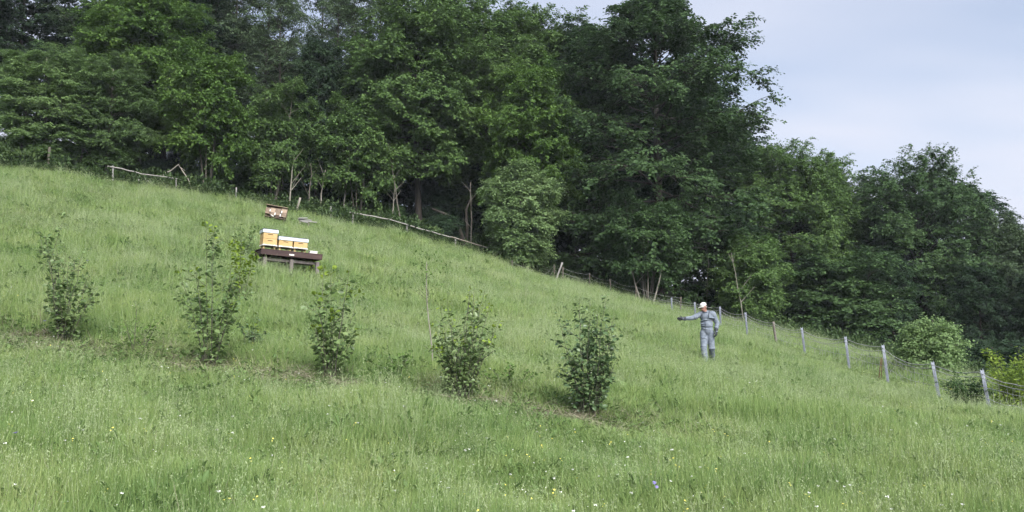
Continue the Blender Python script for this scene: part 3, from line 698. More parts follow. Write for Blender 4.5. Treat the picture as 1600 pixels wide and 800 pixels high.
p = on(487, 432); make_bush('young_bush', p, 95, .62, 5, .30, 'leaf_young', 120, .08, 'low yellow green shoots under the bench end leg', start=.1)
p = on(375, 470); make_bush('young_bush', p, 96, 1.75, 4, .30, 'leaf_young', 200, .10, 'bright yellow green young shoots behind the sparse hazel', start=.45)
p = on(800, 615); make_bush('seedling', p, 97, .55, 8, .5, 'leaf_maple', 240, .06, 'low herb clump between the two densest hazel bushes', 'plant', start=.1)
p = on(620, 590); make_bush('seedling', p, 98, .50, 8, .55, 'leaf_maple', 200, .06, 'low herb clump at the foot of the pale stem', 'plant', start=.1)
# thin pale sapling between the third and fourth bush
p = on(676, 585); o = empty('young_birch', p); T = Tubes()
hh = 2.0; u = np.linspace(0, 1, 9); pts = np.column_stack([-.14 * u + .02 * np.sin(u * 7), .02 * np.cos(u * 5), -.1 + (hh + .1) * u]); T.add(pts, .016 * (1 - .7 * u), 6)
link('stem', T.mesh('stem', 'bark_pale'), o)
gg = np.random.default_rng(5); m = 90; t = gg.uniform(.72, 1.12, m); B = np.column_stack([-.14 * t + gg.normal(0, .17, m), gg.normal(0, .17, m), hh * t + gg.normal(0, .05, m)])
V, Q = leaves_full(B, gg.normal(0, 1, (m, 3)), np.array([0, 0, 1.]) + gg.normal(0, .5, (m, 3)), .055 * gg.uniform(.6, 1.2, m), .5)
f = link('foliage', mesh_np('foliage', V, Q, 'leaf_maple'), o); f['kind'] = 'stuff'
T = Tubes()
for k in range(12):
    t0 = gg.uniform(.6, .98); p0 = np.array([-.14 * t0, 0, hh * t0]); q = gg.uniform(0, 6.28); w = np.linspace(0, 1, 4)[:, None]
    T.add(p0 + np.array([math.cos(q) * .3, math.sin(q) * .3, .22]) * w * gg.uniform(.5, 1), .004 * (1 - .6 * w[:, 0]), 4)
link('twigs', T.mesh('twigs', 'stem_brown'), o)
tag(o, 'very thin pale stemmed sapling between two hazel bushes', 'sapling')
# shrubs at the fence
p = on(1515, 640); make_bush('low_shrub', p, 101, .95, 26, .62, 'leaf_beech', 2400, .066, 'low dark shrub growing at the foot of the end fence post', 'shrub', start=.1, leafw=.55, bunch=.12)
p = spot(1583, 22.5); make_bush('fence_shrub', p, 102, 2.25, 20, .95, 'leaf_fence_shrub', 2000, .095, 'yellow green shrub beyond the end post of the fence', 'shrub', start=.12, leafw=.5, bunch=.16)

# ------------------------------------------------------------------ fences
solid_mat('galvanised', (.105, .120, .150), (.175, .192, .225), 5, .6, .2, stretch=(1, 1, .4))
solid_mat('wire_steel', (.24, .24, .25), (.38, .38, .38), 20, .6, .3)
solid_mat('wood_weathered', (.13, .128, .12), (.25, .245, .23), 14, .9, bump=.5, stretch=(1, 1, .15))
solid_mat('wood_old', (.10, .088, .074), (.20, .18, .155), 14, .9, bump=.5, stretch=(1, 1, .15))
solid_mat('wood_dark', (.055, .048, .040), (.12, .105, .088), 14, .9, bump=.5, stretch=(1, 1, .15))
solid_mat('wood_rail', (.14, .135, .125), (.27, .26, .24), 16, .9, bump=.4)
solid_mat('rust', (.05, .024, .016), (.09, .042, .026), 12, .9)
def profile_post(h):
    """rolled steel post: hat-shaped profile with a notched top"""
    prof = .85 * np.array([(-.062, .0), (-.040, .0), (-.030, -.045), (.030, -.045), (.040, .0), (.062, .0), (.062, .008), (.034, .008), (.024, -.037), (-.024, -.037), (-.034, .008), (-.062, .008)])
    n = len(prof); zz = [-.5, h * .5, h]; V = []
    for z_ in zz:
        for i, (a, b) in enumerate(prof): V.append((a, b, z_ + (.035 if z_ == h and abs(a) > .045 else 0)))
    Q = [[k * n + i, k * n + (i + 1) % n, (k + 1) * n + (i + 1) % n, (k + 1) * n + i] for k in range(len(zz) - 1) for i in range(n)]
    t = (len(zz) - 1) * n
    Q += [[t + 0, t + 1, t + 10, t + 11], [t + 1, t + 2, t + 9, t + 10], [t + 2, t + 3, t + 8, t + 9], [t + 3, t + 4, t + 7, t + 8], [t + 4, t + 5, t + 6, t + 7]]
    return mesh_np('post', V, Q, 'galvanised')
def round_post(h, r, mat, seed, sides=8):
    g = np.random.default_rng(seed); T = Tubes(); u = np.linspace(0, 1, 6)
    T.add(np.column_stack([g.normal(0, .006, 6), g.normal(0, .006, 6), -.5 + (h + .5) * u]), r * (1 - .12 * u) * g.uniform(.94, 1.06, 6), sides)
    return T.mesh('post', mat)
WF = [(1547, 644, 578), (1467, 613, 566), (1388, 599, 540), (1327, 572, 527), (1258, 549, 513), (1213, 541, 503), (1168, 524, 489), (1126, 509, 480), (1087, 500, 473), (1050, 488, 466)]
WY = [20.5, 23, 26, 29, 32.5, 35, 38.5, 42, 45, 49]
wf = empty('wire_fence', spot(1258, 32.5)); base0 = wf.location.copy()
tops = []
post_me = None
for i, ((px, pb, pt), Y) in enumerate(zip(WF, WY)):
    b = spot(px, Y); topw = at(px, pt, Y); h = float(topw[2] - b.z) + .02
    wood = (i == 5)
    if wood: me = round_post(h, .055, 'wood_old', 33)
    else: me = profile_post(h)
    o = link('post', me, wf, None, b - base0)
    lean = [.20, .19, .13, .11, .12, .09, .07, .0, .03, .01][i]
    o.rotation_euler = (0, -lean, R(25)) if not wood else (0, -.1, 0)
    if wood: o['label'] = 'thin dark wooden post among the steel ones'
    tops.append(b + Vector((-math.sin(lean) * h, 0, h * math.cos(lean))))
ends = [Vector(at(1640, 598, 18.2))] + tops + [Vector(at(1012, 462, 52.5))]
def wire(pts, sag, r, name, parent, off, mat='wire_steel', seed=0, n=9, rough=.012):
    g = np.random.default_rng(seed); T = Tubes()
    for a, b in zip(pts[:-1], pts[1:]):
        u = np.linspace(0, 1, n); s_ = sag * g.uniform(.5, 1.5)
        q = np.array(a)[None] * (1 - u)[:, None] + np.array(b)[None] * u[:, None]
        q[:, 2] -= s_ * 4 * u * (1 - u); q += g.normal(0, rough, q.shape) * np.sin(u * math.pi)[:, None]
        T.add(q - np.array(off), r, 4, False)
    return link(name, T.mesh(name, mat), parent)
wire([p + Vector((0, 0, -.05)) for p in ends], .14, .010, 'wire', wf, base0, seed=1)
wire([p + Vector((0, 0, -.16)) for p in ends], .16, .009, 'wire', wf, base0, seed=2)
wire([p + Vector((0, 0, -.38)) for p in ends], .08, .006, 'wire', wf, base0, seed=3)
wire([p + Vector((0, 0, -.62)) for p in ends], .06, .006, 'wire', wf, base0, seed=4)
# sagging knotted netting between the posts
T = Tubes(); g = np.random.default_rng(9)
for a, b in zip(ends[:-1], ends[1:]):
    L_ = (b - a).length; k = int(L_ / .22)
    for j in range(1, k):
        u = j / k; s_ = .20 * 4 * u * (1 - u)
        q = a.lerp(b, u); zz = np.linspace(-.10 - s_, -.85, 5); dx = g.normal(0, .035)
        T.add(np.column_stack([q.x - base0.x + dx * np.array([0, 1, -1, 1, 0]), q.y - base0.y + g.normal(0, .02, 5), q.z - base0.z + zz]), .0045, 3, False)
nm = link('netting', T.mesh('netting', 'wire_steel'), wf); nm['kind'] = 'stuff'
tag(wf, 'wire fence on leaning steel posts running downhill behind the person', 'fence')
# rusty rod leaning beside the fence
p = spot(1372, 26.6); T = Tubes(); T.add([(0, 0, -.1), (.06, 0, .30), (.15, .02, .78)], .014, 6); T.add([(.10, 0, .02), (.13, 0, .42), (.16, 0, .70)], .010, 6)
o = link('rusty_rod', T.mesh('rusty_rod', 'rust'), None, None, p); tag(o, 'rusty iron rod leaning by the wire fence post', 'rod')

def pole_pts(a, b, seed, wob=.03, n=12):
    g = np.random.default_rng(seed); u = np.linspace(0, 1, n)
    q = np.array(a)[None] * (1 - u)[:, None] + np.array(b)[None] * u[:, None]
    q[:, 2] += np.cumsum(g.normal(0, wob, n)) * np.sin(u * math.pi); return q
def rail_fence(name, posts, label, rails, rmats, r=.045, seed=1, topoff=.04):
    """posts: (column, top row, distance)"""
    b0 = spot(posts[0][0], posts[0][2]); o = empty(name, b0); tp = []
    for k, (px, pt, Y) in enumerate(posts):
        b = spot(px, Y); h = float(at(px, pt, Y)[2] - b.z)
        link('post', round_post(h, r * 1.15, 'wood_weathered', seed + k), o, None, b - b0); tp.append(b + Vector((0, -.06, h - topoff)))
    for k in range(rails):
        T = Tubes(); d = (tp[k + 1] - tp[k]).normalized() * .28
        T.add(pole_pts(tp[k] - d - b0, tp[k + 1] + d - b0, seed + 20 + k), r * np.linspace(1, .8, 12), 7 if False else 6)
        link('rail', T.mesh('rail', rmats[k]), o)
    return tag(o, label, 'fence')
rail_fence('rail_fence', [(175.5, 259, 48.6), (274.5, 277, 50.6)], 'short rail fence of one pole on two posts by the dead branch', 1, ['wood_rail'], .042, 3, .10)
rail_fence('rail_fence', [(551, 332, 54), (636, 350, 55), (711.5, 371, 55.2), (786.5, 393, 55.8)], 'longer rail fence of three poles running down to the leaning trunk', 3, ['wood_rail', 'wood_rail', 'wood_old'], .046, 7, .05)
def stake(px, top, Y, r, mat, label, lean=0.0, seed=0, group=None, name='fence_stake', cat='stake'):
    b = spot(px, Y); h = float(at(px, top, Y)[2] - b.z)
    o = link(name, round_post(h, r, mat, seed, 6), None, None, b); o.name = name; o.rotation_euler = (0, lean, 0); return tag(o, label, cat, group)
stake(368.5, 293, 53, .055, 'wood_weathered', 'single pale stake standing uphill of the brown nest boxes', 0, 1)
stake(462, 308, 54, .075, 'bark_pale', 'pale leaning stake just past the brown nest boxes', .22, 2)
stake(516.5, 323, 54, .055, 'wood_weathered', 'single pale stake uphill of the longer rail fence', 0, 3)
stake(75, 230, 47.5, .08, 'bark_grey', 'grey upright stake at the meadow corner under the trees', 0, 4)
for k, (px, top, dY) in enumerate([(216, 280, 0), (227, 279, .3), (231, 279, .5), (235, 282, .2), (239, 284, .6)]):
    stake(px, top, 50.2 + dY, .055, 'wood_weathered', 'short pale stake standing in the cluster under the short rail fence', 0, 10 + k, 'short stakes under the rail')
OLD = [(825, 412, 56, 'second'), (849, 423, 55.5, ''), (866, 408, 57.5, ''), (879, 412, 57, ''), (921, 422, 57, ''), (955, 431, 56, ''), (993, 442, 54.5, ''), (1063, 459, 55, '')]
of = empty('old_wire_fence', spot(921, 53.4)); ob = of.location.copy(); otop = []
OLD = [(800, 402, 56, '')] + OLD
for k, (px, top, Y, _) in enumerate(OLD):
    b = spot(px, Y - 2.6); h = float(at(px, top + 5, Y - 2.6)[2] - b.z)
    q = link('post', round_post(h, .048, 'wood_dark', 30 + k, 6), of, None, b - ob); q.rotation_euler = (random.uniform(-.05, .05), random.uniform(-.08, .08), 0)
    otop.append(b + Vector((0, -.05, h - .06)))
otop.sort(key=lambda v: v.x)
otop = [Vector(at(786.5, 396, 55.6))] + otop
wire(otop, .10, .0045, 'wire', of, ob, seed=21, n=7); wire([v + Vector((0, 0, -.28)) for v in otop], .10, .004, 'wire', of, ob, seed=22, n=7)
tag(of, 'old wire fence on dark wooden posts along the foot of the wood', 'fence')
stake(868, 408, 54.2, .07, 'wood_weathered', 'pale split post leaning over among the old dark ones', .35, 50, None, 'split_post', 'post')
# slack netting on the old posts
T = Tubes(); g = np.random.default_rng(4); A = spot(848, 55.3); Bq = spot(925, 54.5); n0 = A.copy()
for r_ in range(5):
    u = np.linspace(0, 1, 14); q = np.array(A)[None] * (1 - u)[:, None] + np.array(Bq)[None] * u[:, None]; q[:, 2] += .75 - .16 * r_ - .25 * u + g.normal(0, .02, 14)
    T.add(q - np.array(n0), .006, 4, False)
for j in range(16):
    u = j / 15; q = A.lerp(Bq, u) - n0; T.add([(q.x, q.y, q.z + .75 - .25 * u), (q.x + g.normal(0, .05), q.y, q.z + .0)], .005, 3, False)
o = link('slack_netting', T.mesh('slack_netting', 'wood_weathered'), None, None, n0); tag(o, 'slack grey netting sagging in the grass below the old posts', 'netting')

# dead branch and leaning trunk at the wood edge
p = spot(249, 51.6); mpp = 51.6 / FPX
T = Tubes(); T.add(np.array([(-1, 0, -8), (1, 0, 8), (9, 0, 18), (17, 0, 21), (29, 0, 31), (35, 0, 22), (45, 0, 8), (51, 0, -8)], float) * mpp * np.array([1, 1, 1.0]) + np.array([0, 0, .25]), np.array([.06, .055, .05, .045, .04, .032, .028, .02]), 6)
T.add(np.array([(29, 0, 31), (31, .2, 27), (36, .3, 24), (40, .3, 21)], float) * mpp + np.array([0, 0, .25]), [.03, .025, .02, .012], 5)
o = link('dead_branch', T.mesh('dead_branch', 'bark_pale'), None, None, p); tag(o, 'crooked bare dead branch arching above the short rail fence', 'branch')
p = spot(765, 57.3); T = Tubes(); u = np.linspace(0, 1, 8)
T.add(np.column_stack([.9 * u, .5 * u, -.3 + 3.2 * u]), .52 * (1 - .45 * u) + .2 * np.exp(-u * 8), 8); T.add([(.5, .3, 1.5), (.95, .3, 2.3), (1.15, .4, 3.2)], [.22, .18, .13], 6)
o = link('leaning_trunk', T.mesh('leaning_trunk', 'bark_grey'), None, None, p); tag(o, 'thick leaning forked trunk behind the lowest dark rail', 'trunk')
p = spot(722, 60); T = Tubes(); mp_ = 60 / FPX
T.add(np.array([(6, 0, -10), (2, 0, 10), (-6, 0, 32), (-24, 0, 52), (-48, 0, 62)], float) * mp_, [.26, .22, .18, .13, .08], 7 if False else 6); T.add(np.array([(6, 0, -8), (8, 0, 30), (6, 0, 60), (14, 0, 80)], float) * mp_, [.14, .12, .09, .05], 6)
o = link('leaning_trunk', T.mesh('leaning_trunk', 'bark_dark'), None, None, p); tag(o, 'dark arching trunk bending out of the shade above the rail fence', 'trunk')
# slim pale stems standing in front of the dark wood
STEMS = [(535, 58, 200, 12, 'slim stem behind the stake above the longer rail fence'), (630, 57.5, 225, -26, 'slim slanting stem rising behind the second post of the longer rail fence'),
         (500, 57, 265, 4, 'thin stem uphill of the grey board pile'), (483, 57, 255, -2, 'thin stem standing above the grey board pile'), (610, 58.5, 285, 3, 'short slim stem behind the first pole of the longer rail fence'),
         (120, 50, 175, 14, 'slanting stem just uphill of the short rail fence'), (137, 50.5, 180, 4, 'upright stem just uphill of the short rail fence'), (28, 48, 165, 12, 'slanting stem at the meadow corner under the trees'),
         (1165, 53, 395, -14, 'crooked pale stem rising behind the person and the wire fence'), (735, 58.5, 285, 6, 'slim stem beside the dark arching trunk'), (452, 56, 240, 3, 'thin pale stem behind the stack of brown nest boxes'),
         (1102, 58, 400, 10, 'slim dark stem in the shade above the person'), (1004, 53.6, 385, -28, 'bare pale stem leaning uphill in the clump at the fence corner'), (1012, 53.2, 330, 5, 'tallest bare pale stem in the clump at the fence corner'),
         (1018, 53.4, 372, 28, 'bare pale stem leaning downhill in the clump at the fence corner'), (1008, 53.8, 380, -6, 'shorter bare stem in the clump at the fence corner')]
for k, (px, Y, top, dx, lab) in enumerate(STEMS):
    b = spot(px, Y); h = float(at(px, top, Y)[2] - b.z); w = dx * Y / FPX; g = np.random.default_rng(200 + k); u = np.linspace(0, 1, 9)
    T = Tubes(); main = np.column_stack([w * u + np.cumsum(g.normal(0, .05, 9)) * u, g.normal(0, .03, 9), -.3 + (h + .3) * u]); T.add(main, (.034 if k == 8 else .06) * (1 - .6 * u), 6)
    for j in range(4):
        i0 = int(g.integers(3, 8)); s0 = main[i0]; a = g.uniform(0, 6.28); v = np.linspace(0, 1, 4)[:, None]
        T.add(s0 + np.array([math.cos(a) * .8, math.sin(a) * .8, .9]) * v * g.uniform(.6, 1.4), .03 * (1 - .7 * v[:, 0]), 4, False)
    o = link('tree_stem', T.mesh('tree_stem', ['bark_pale', 'bark_grey'][k % 2]), None, None, b)
    tag(o, lab, 'tree stem', 'slim stems in the shade of the wood')

# ------------------------------------------------------------------ hive bench and hives
solid_mat('bench_wood', (.028, .017, .017), (.060, .036, .033), 9, .8, bump=.4, stretch=(.2, 1, 1))
solid_mat('bench_leg_wood', (.085, .072, .070), (.16, .14, .135), 10, .85, bump=.4, stretch=(1, 1, .2))
solid_mat('hive_yellow', (.33, .215, .085), (.44, .315, .15), 11, .6, stretch=(.3, 1, 1))
solid_mat('hive_white', (.50, .49, .46), (.62, .61, .58), 8, .55)
solid_mat('hive_lid_metal', (.40, .45, .49), (.52, .57, .60), 5, .45, .15)  # pale blue sky reflection on the sheet metal is put into this colour
solid_mat('hive_feet', (.50, .36, .16), (.62, .46, .22), 8, .7)
solid_mat('slot_shade', (.03, .018, .008), (.06, .035, .015), 8, .9)  # dark brown strips painted for the shade inside entrances and hand slots
solid_mat('roof_felt', (.05, .055, .06), (.09, .095, .10), 8, .85)
pb_ = on(449, 431)
BM = Matrix.Translation(pb_) @ Matrix.Rotation(R(31), 4, 'Z') @ Matrix.Rotation(R(2.6), 4, 'Y')
bench = empty('hive_bench'); bench.matrix_world = BM
BL, BD, BT = 1.88, .70, .70                       # length, depth, height of the top
box('front_beam', 'bench_wood', bench, (BL, .05, .15), (0, -BD / 2, BT - .085), .006)
box('back_beam', 'bench_wood', bench, (BL, .05, .15), (0, BD / 2, BT - .085), .006)
for sx in (-1, 1): box('end_beam', 'bench_wood', bench, (.045, BD - .056, .14), (sx * (BL / 2 - .03), 0, BT - .087), .006)
for k in range(6): box('top_plank', 'bench_wood', bench, (BL + .03, .117, .028), (random.uniform(-.006, .006), -BD / 2 + .045 + k * .122, BT + .006 + random.uniform(0, .002)), .004)
for sx in (-1, 0, 1):
    for sy in (-1, 1):
        box('leg', 'bench_leg_wood', bench, (.10, .10, BT + .12), (sx * (BL / 2 - .13) + .02, sy * (BD / 2 - .085), (BT - .16 - .32) / 2 - .045), .006)
for sy in (-1, 1): box('rail', 'bench_leg_wood', bench, (BL - .2, .04, .085), (0, sy * (BD / 2 - .16), BT - .27), .005)
lb = box('plate', 'hive_white', bench, (.15, .008, .045), (-.02, -BD / 2 - .031, BT - .095), .002); lb['label'] = 'small blank white plate on the front board'
tag(bench, 'dark brown wooden bench on six legs carrying three yellow beehives', 'bench')
def hive(x, boxes, label, seed):
    o = empty('beehive'); o.matrix_world = BM @ Matrix.Translation((x, -.02, BT + .022)) @ Matrix.Rotation(R(random.uniform(-2, 2)), 4, 'Z')
    w, d = .415, .44
    for sx in (-1, 1):
        for sy in (-1, 1): box('foot', 'hive_feet', o, (.045, .06, .10), (sx * (w / 2 - .05), sy * (d / 2 - .06), .05), .004)
    fl = box('floor_board', 'hive_white', o, (w + .015, d + .03, .045), (0, -.01, .1235), .005)
    box('entrance', 'slot_shade', fl, (.22, .01, .012), (0, -d / 2 - .0125, .006), 0)
    box('landing_board', 'hive_white', fl, (w - .04, .07, .014), (0, -d / 2 - .045, -.012), .003)
    z = .147
    for k in range(boxes):
        h = .175
        b = box('hive_box', 'hive_yellow', o, (w, d, h - .004), (0, random.uniform(-.003, .003), z + h / 2), .006)
        box('hand_slot', 'slot_shade', b, (.15, .012, .022), (0, -d / 2 + .002, h * .5 - .045 if k == boxes - 1 else .03), .002)
        for sx in (-1, 1): box('corner_strip', 'hive_yellow', b, (.02, .008, h - .012), (sx * (w / 2 - .012), -d / 2 - .003, 0), .001)
        z += h
    lid = box('lid', 'hive_lid_metal', o, (w + .045, d + .045, .105), (0, 0, z + .0555), .006)
    box('lid_top', 'roof_felt', lid, (w + .056, d + .056, .014), (0, 0, .0605), .003)
    return tag(o, label, 'beehive', 'yellow beehives on the bench')
hive(-.66, 2, 'tall yellow beehive of two boxes under a white lid', 1)
hive(-.19, 1, 'low yellow beehive standing between the tall one and the end one', 2)
hive(.28, 1, 'low yellow beehive beside the small white box', 3)
wb = empty('white_box'); wb.matrix_world = BM @ Matrix.Translation((.68, -.22, BT + .022))
box('tray', 'hive_white', wb, (.23, .17, .055), (0, 0, .028), .008); box('cover', 'hive_white', wb, (.24, .18, .022), (0, 0, .068), .006)
tag(wb, 'small flat white box on the empty end of the bench', 'box')

# stack of brown nest boxes higher up the slope
solid_mat('box_brown', (.135, .098, .074), (.23, .175, .13), 8, .8, bump=.3, stretch=(.3, 1, 1))
solid_mat('box_pink', (.27, .20, .15), (.37, .285, .215), 8, .8, stretch=(.3, 1, 1))
solid_mat('box_dark_brown', (.05, .035, .03), (.09, .06, .05), 8, .9)  # darker brown for the shelf and one low box
pr = on(428, 351); NM = Matrix.Translation(pr + Vector((0, 0, .02))) @ Matrix.Rotation(R(12), 4, 'Z') @ Matrix.Rotation(R(9), 4, 'Y')
rk = empty('nest_box_stack'); rk.matrix_world = NM
sc_ = pr.y / 43.5; rk.scale = (sc_, sc_, sc_)
box('back_board', 'box_brown', rk, (1.10, .04, .62), (0, .25, .62), .004)
for sx in (-1, 1): box('leg', 'box_brown', rk, (.08, .08, .62), (sx * .45, 0, .12), .004)
box('shelf', 'box_dark_brown', rk, (1.08, .46, .04), (0, 0, .33), .004)
ROW = [(-.42, .62, .24, .28, 'box_brown'), (-.16, .70, .24, .20, 'box_pink'), (.10, .66, .25, .30, 'box_brown'), (.40, .78, .29, .18, 'box_pink'), (.42, .55, .25, .24, 'box_brown'), (-.16, .50, .24, .16, 'box_brown'), (.12, .43, .22, .14, 'box_dark_brown')]
for x_, z_, w_, h_, mt in ROW:
    b = box('nest_box', mt, rk, (w_, .34, h_), (x_, 0, z_), .006); box('lid', 'box_pink', b, (w_ + .015, .36, .022), (0, 0, h_ / 2 + .012), .003)
box('roof_board', 'box_brown', rk, (1.14, .52, .03), (0, 0, .945), .004)
for x_, z_, h_ in [(-.30, .66, .12), (-.03, .52, .14), (.25, .50, .14), (.29, .68, .13)]: box('entrance_block', 'hive_white', rk, (.055, .05, h_), (x_, -.21, z_), .003)
box('loose_board', 'hive_white', rk, (.17, .06, .04), (-.14, -.24, .40), .003, (0, R(25), 0))
tag(rk, 'stack of brown wooden nest boxes with white blocks on the upper slope', 'nest boxes')
# pile of grey boards
pg_ = on(476, 356); pl = empty('board_pile', pg_, R(8)); ps = pg_.y / 43.0; pl.scale = (ps, ps, ps)
for k, (x_, z_, l_, rr, rz_) in enumerate([(0, .34, .70, 6, 5), (.02, .27, .75, 9, -8), (-.08, .40, .45, -4, 14), (.22, .22, .85, 5, 3), (-.05, .20, .5, 12, -20)]):
    box('board', 'wood_weathered', pl, (l_, .14, .035), (x_, -.04 * k, z_ + .1), .003, (R(18), R(rr), R(rz_)))
for sx in (-.25, .2): box('support', 'wood_old', pl, (.08, .3, .36), (sx, 0, .1), .004)
tag(pl, 'pile of grey weathered boards lying downhill of the nest boxes', 'board pile')

# ------------------------------------------------------------------ person
solid_mat('skin', (.20, .10, .08), (.27, .145, .11), 9, .55)
solid_mat('cap_white', (.46, .46, .42), (.56, .56, .52), 9, .8)
solid_mat('glove_dark', (.018, .022, .028), (.040, .045, .052), 12, .7)
solid_mat('boot_dark', (.03, .03, .03), (.06, .055, .05), 12, .6)
solid_mat('hair_grey', (.10, .085, .07), (.20, .18, .16), 40, .8)
solid_mat('lens_dark', (.012, .012, .014), (.02, .02, .022), 4, .2)
solid_mat('strap_dark', (.035, .045, .06), (.06, .07, .09), 14, .8)
solid_mat('coverall_grey', (.090, .110, .142), (.175, .200, .238), 10, .88, bump=.7)
def _sphere(nu=14, nv=9):
    V = [(0, 0, 1.0)]
    for j in range(1, nv):
        p_ = math.pi * j / nv
        V += [(math.sin(p_) * math.cos(6.2831853 * i / nu), math.sin(p_) * math.sin(6.2831853 * i / nu), math.cos(p_)) for i in range(nu)]
    V.append((0, 0, -1.0)); e = len(V) - 1
    Q = [[1 + j * nu + i, 1 + (j + 1) * nu + i, 1 + (j + 1) * nu + (i + 1) % nu, 1 + j * nu + (i + 1) % nu] for j in range(nv - 2) for i in range(nu)]
    T = [[0, 1 + i, 1 + (i + 1) % nu] for i in range(nu)] + [[e, 1 + (nv - 2) * nu + (i + 1) % nu, 1 + (nv - 2) * nu + i] for i in range(nu)]
    return np.array(V), np.array(Q), np.array(T)
SPH_V, SPH_Q, SPH_T = _sphere()
def blob(parts, vox=.012, smooth=6, mat=None, name='body'):
    """union of tapered capsules / ellipsoids, fused into one skin by voxel remeshing"""
    Vs, Qs, Ts = [], [], []; cnt = [0]
    def ell(c, r, rot=None):
        v = SPH_V * np.array(r)
        if rot: v = v @ np.array(rot.to_matrix()).T
        Vs.append(v + np.array(c)); Qs.append(SPH_Q + cnt[0]); Ts.append(SPH_T + cnt[0]); cnt[0] += len(v)
    for pt in parts:
        if pt[0] == 'e': ell(pt[1], pt[2], pt[3] if len(pt) > 3 else None)
        else:
            _, a, b, ra, rb = pt; a, b = Vector(a), Vector(b); n = max(3, int((b - a).length / (min(ra, rb) * .35)))
            for i in range(n + 1):
                u = i / n; r = ra + (rb - ra) * u; ell(a.lerp(b, u), (r, r, r))
    me = mesh_np(name, np.concatenate(Vs), np.concatenate(Qs), None, True, np.concatenate(Ts))
    ts = bpy.data.scenes.new('tmp'); tmp = bpy.data.objects.new('tmp', me); ts.collection.objects.link(tmp)
    md = tmp.modifiers.new('r', 'REMESH'); md.mode = 'VOXEL'; md.voxel_size = vox; md.use_smooth_shade = True
    if smooth: sm = tmp.modifiers.new('s', 'SMOOTH'); sm.iterations = smooth; sm.factor = .5
    vl = ts.view_layers[0]; vl.update(); dg = vl.depsgraph; out = bpy.data.meshes.new_from_object(tmp.evaluated_get(dg))
    bpy.data.objects.remove(tmp); bpy.data.scenes.remove(ts); bpy.data.meshes.remove(me); out.name = name; out.materials.clear(); out.materials.append(MATS[mat])
    out.polygons.foreach_set('use_smooth', np.ones(len(out.polygons), bool))
    return out
pm = on(1105, 574)
man = empty('person', pm, math.atan2(-pm.x, pm.y) * .5 - R(16)); man.rotation_euler = (R(3), R(1.5), man.rotation_euler.z)
HIP, CH, NK, HD = (.0, .0, .96), (-.005, .0, 1.30), (-.035, -.01, 1.47), (-.085, -.035, 1.615)
SR, ER, WR = (-.155, -.02, 1.425), (-.375, -.12, 1.315), (-.600, -.24, 1.300)
SL, EL, WL = (.160, .03, 1.43), (.265, .06, 1.18), (.250, -.04, .965)
HR_, KR, AR = (-.075, -.01, .92), (-.060, -.15, .51), (-.002, -.16, .09)
HL_, KL, AL = (.085, .02, .92), (.120, .03, .50), (.075, .30, .18)
headrot = Euler((R(14), R(-8), R(-40)))
def hv(x, y, z): return Vector(HD) + headrot.to_matrix() @ Vector((x, y, z))
body = blob([
    ('e', HD, (.074, .092, .112), headrot), ('e', hv(0, -.03, -.06), (.055, .060, .058), headrot), ('e', hv(0, -.098, -.012), (.014, .018, .022), headrot), ('e', hv(0, -.092, -.052), (.026, .010, .007), headrot),
    ('e', hv(.078, .01, -.01), (.010, .020, .030), headrot), ('e', hv(-.078, .01, -.01), (.010, .020, .030), headrot), ('e', hv(0, -.085, .018), (.055, .012, .010), headrot),
    ('c', NK, hv(0, .01, -.07), .058, .054), ('e', (0, 0, 1.28), (.155, .095, .20)), ('e', (0, 0, 1.02), (.145, .095, .14)),
    ('c', SR, ER, .050, .040), ('c', ER, WR, .040, .028), ('c', SL, EL, .050, .040), ('c', EL, WL, .040, .028),
    ('e', tuple(Vector(WR) + Vector((-.03, -.02, -.004))), (.030, .02, .015)), ('e', tuple(Vector(WL) + Vector((0, -.01, -.035))), (.015, .02, .03)),
    ('c', HR_, KR, .078, .052), ('c', KR, AR, .050, .036), ('c', HL_, KL, .078, .052), ('c', KL, AL, .050, .036),
    ('c', AR, (-.02, -.30, .045), .036, .034), ('c', AL, (.07, .20, .06), .036, .034), ('c', (-.1, 0, 1.42), NK, .06, .058), ('c', (.1, 0, 1.42), NK, .06, .058)], .010, 4, 'skin', 'body')
b = link('body', body, man)
def lerp3(a, b_, u): return tuple(Vector(a).lerp(Vector(b_), u))
gfold = np.random.default_rng(12)
suit = [('e', (-.005, .0, 1.33), (.175, .125, .165)), ('e', (0, .0, 1.15), (.168, .122, .19)), ('e', (.005, .0, .985), (.172, .130, .155)), ('e', (0, -.04, 1.14), (.14, .10, .12)),
        ('c', (-.12, .005, 1.435), SR, .075, .078), ('c', (.12, .01, 1.44), SL, .075, .078), ('c', (-.05, 0, 1.455), (.03, 0, 1.455), .072, .072),
        ('c', SR, ER, .076, .062), ('c', ER, WR, .062, .047), ('c', SL, EL, .078, .066), ('c', EL, WL, .066, .048),
        ('c', HR_, KR, .112, .086), ('c', KR, AR, .086, .080), ('c', HL_, KL, .112, .086), ('c', KL, AL, .086, .082)]
for A_, B_, r0, n_ in [(HR_, KR, .095, 5), (KR, AR, .084, 6), (HL_, KL, .095, 5), (KL, AL, .084, 6), (SR, ER, .066, 4), (ER, WR, .052, 4), (SL, EL, .068, 4), (EL, WL, .054, 4)]:
    for k in range(n_):                                                  # folds of cloth around the limb
        c = Vector(A_).lerp(Vector(B_), (k + gfold.uniform(.2, .8)) / n_) + Vector(gfold.normal(0, .012, 3))
        q = (Vector(B_) - Vector(A_)).to_track_quat('Z', 'Y').to_euler(); q.x += gfold.normal(0, .3)
        suit.append(('e', tuple(c), (r0 * 1.10, r0 * 1.10, .014), q))
for k in range(5): suit.append(('e', (gfold.normal(0, .05), -.02, 1.04 + .07 * k), (.172, .125, .014), Euler((gfold.normal(0, .1), gfold.normal(0, .15), 0))))
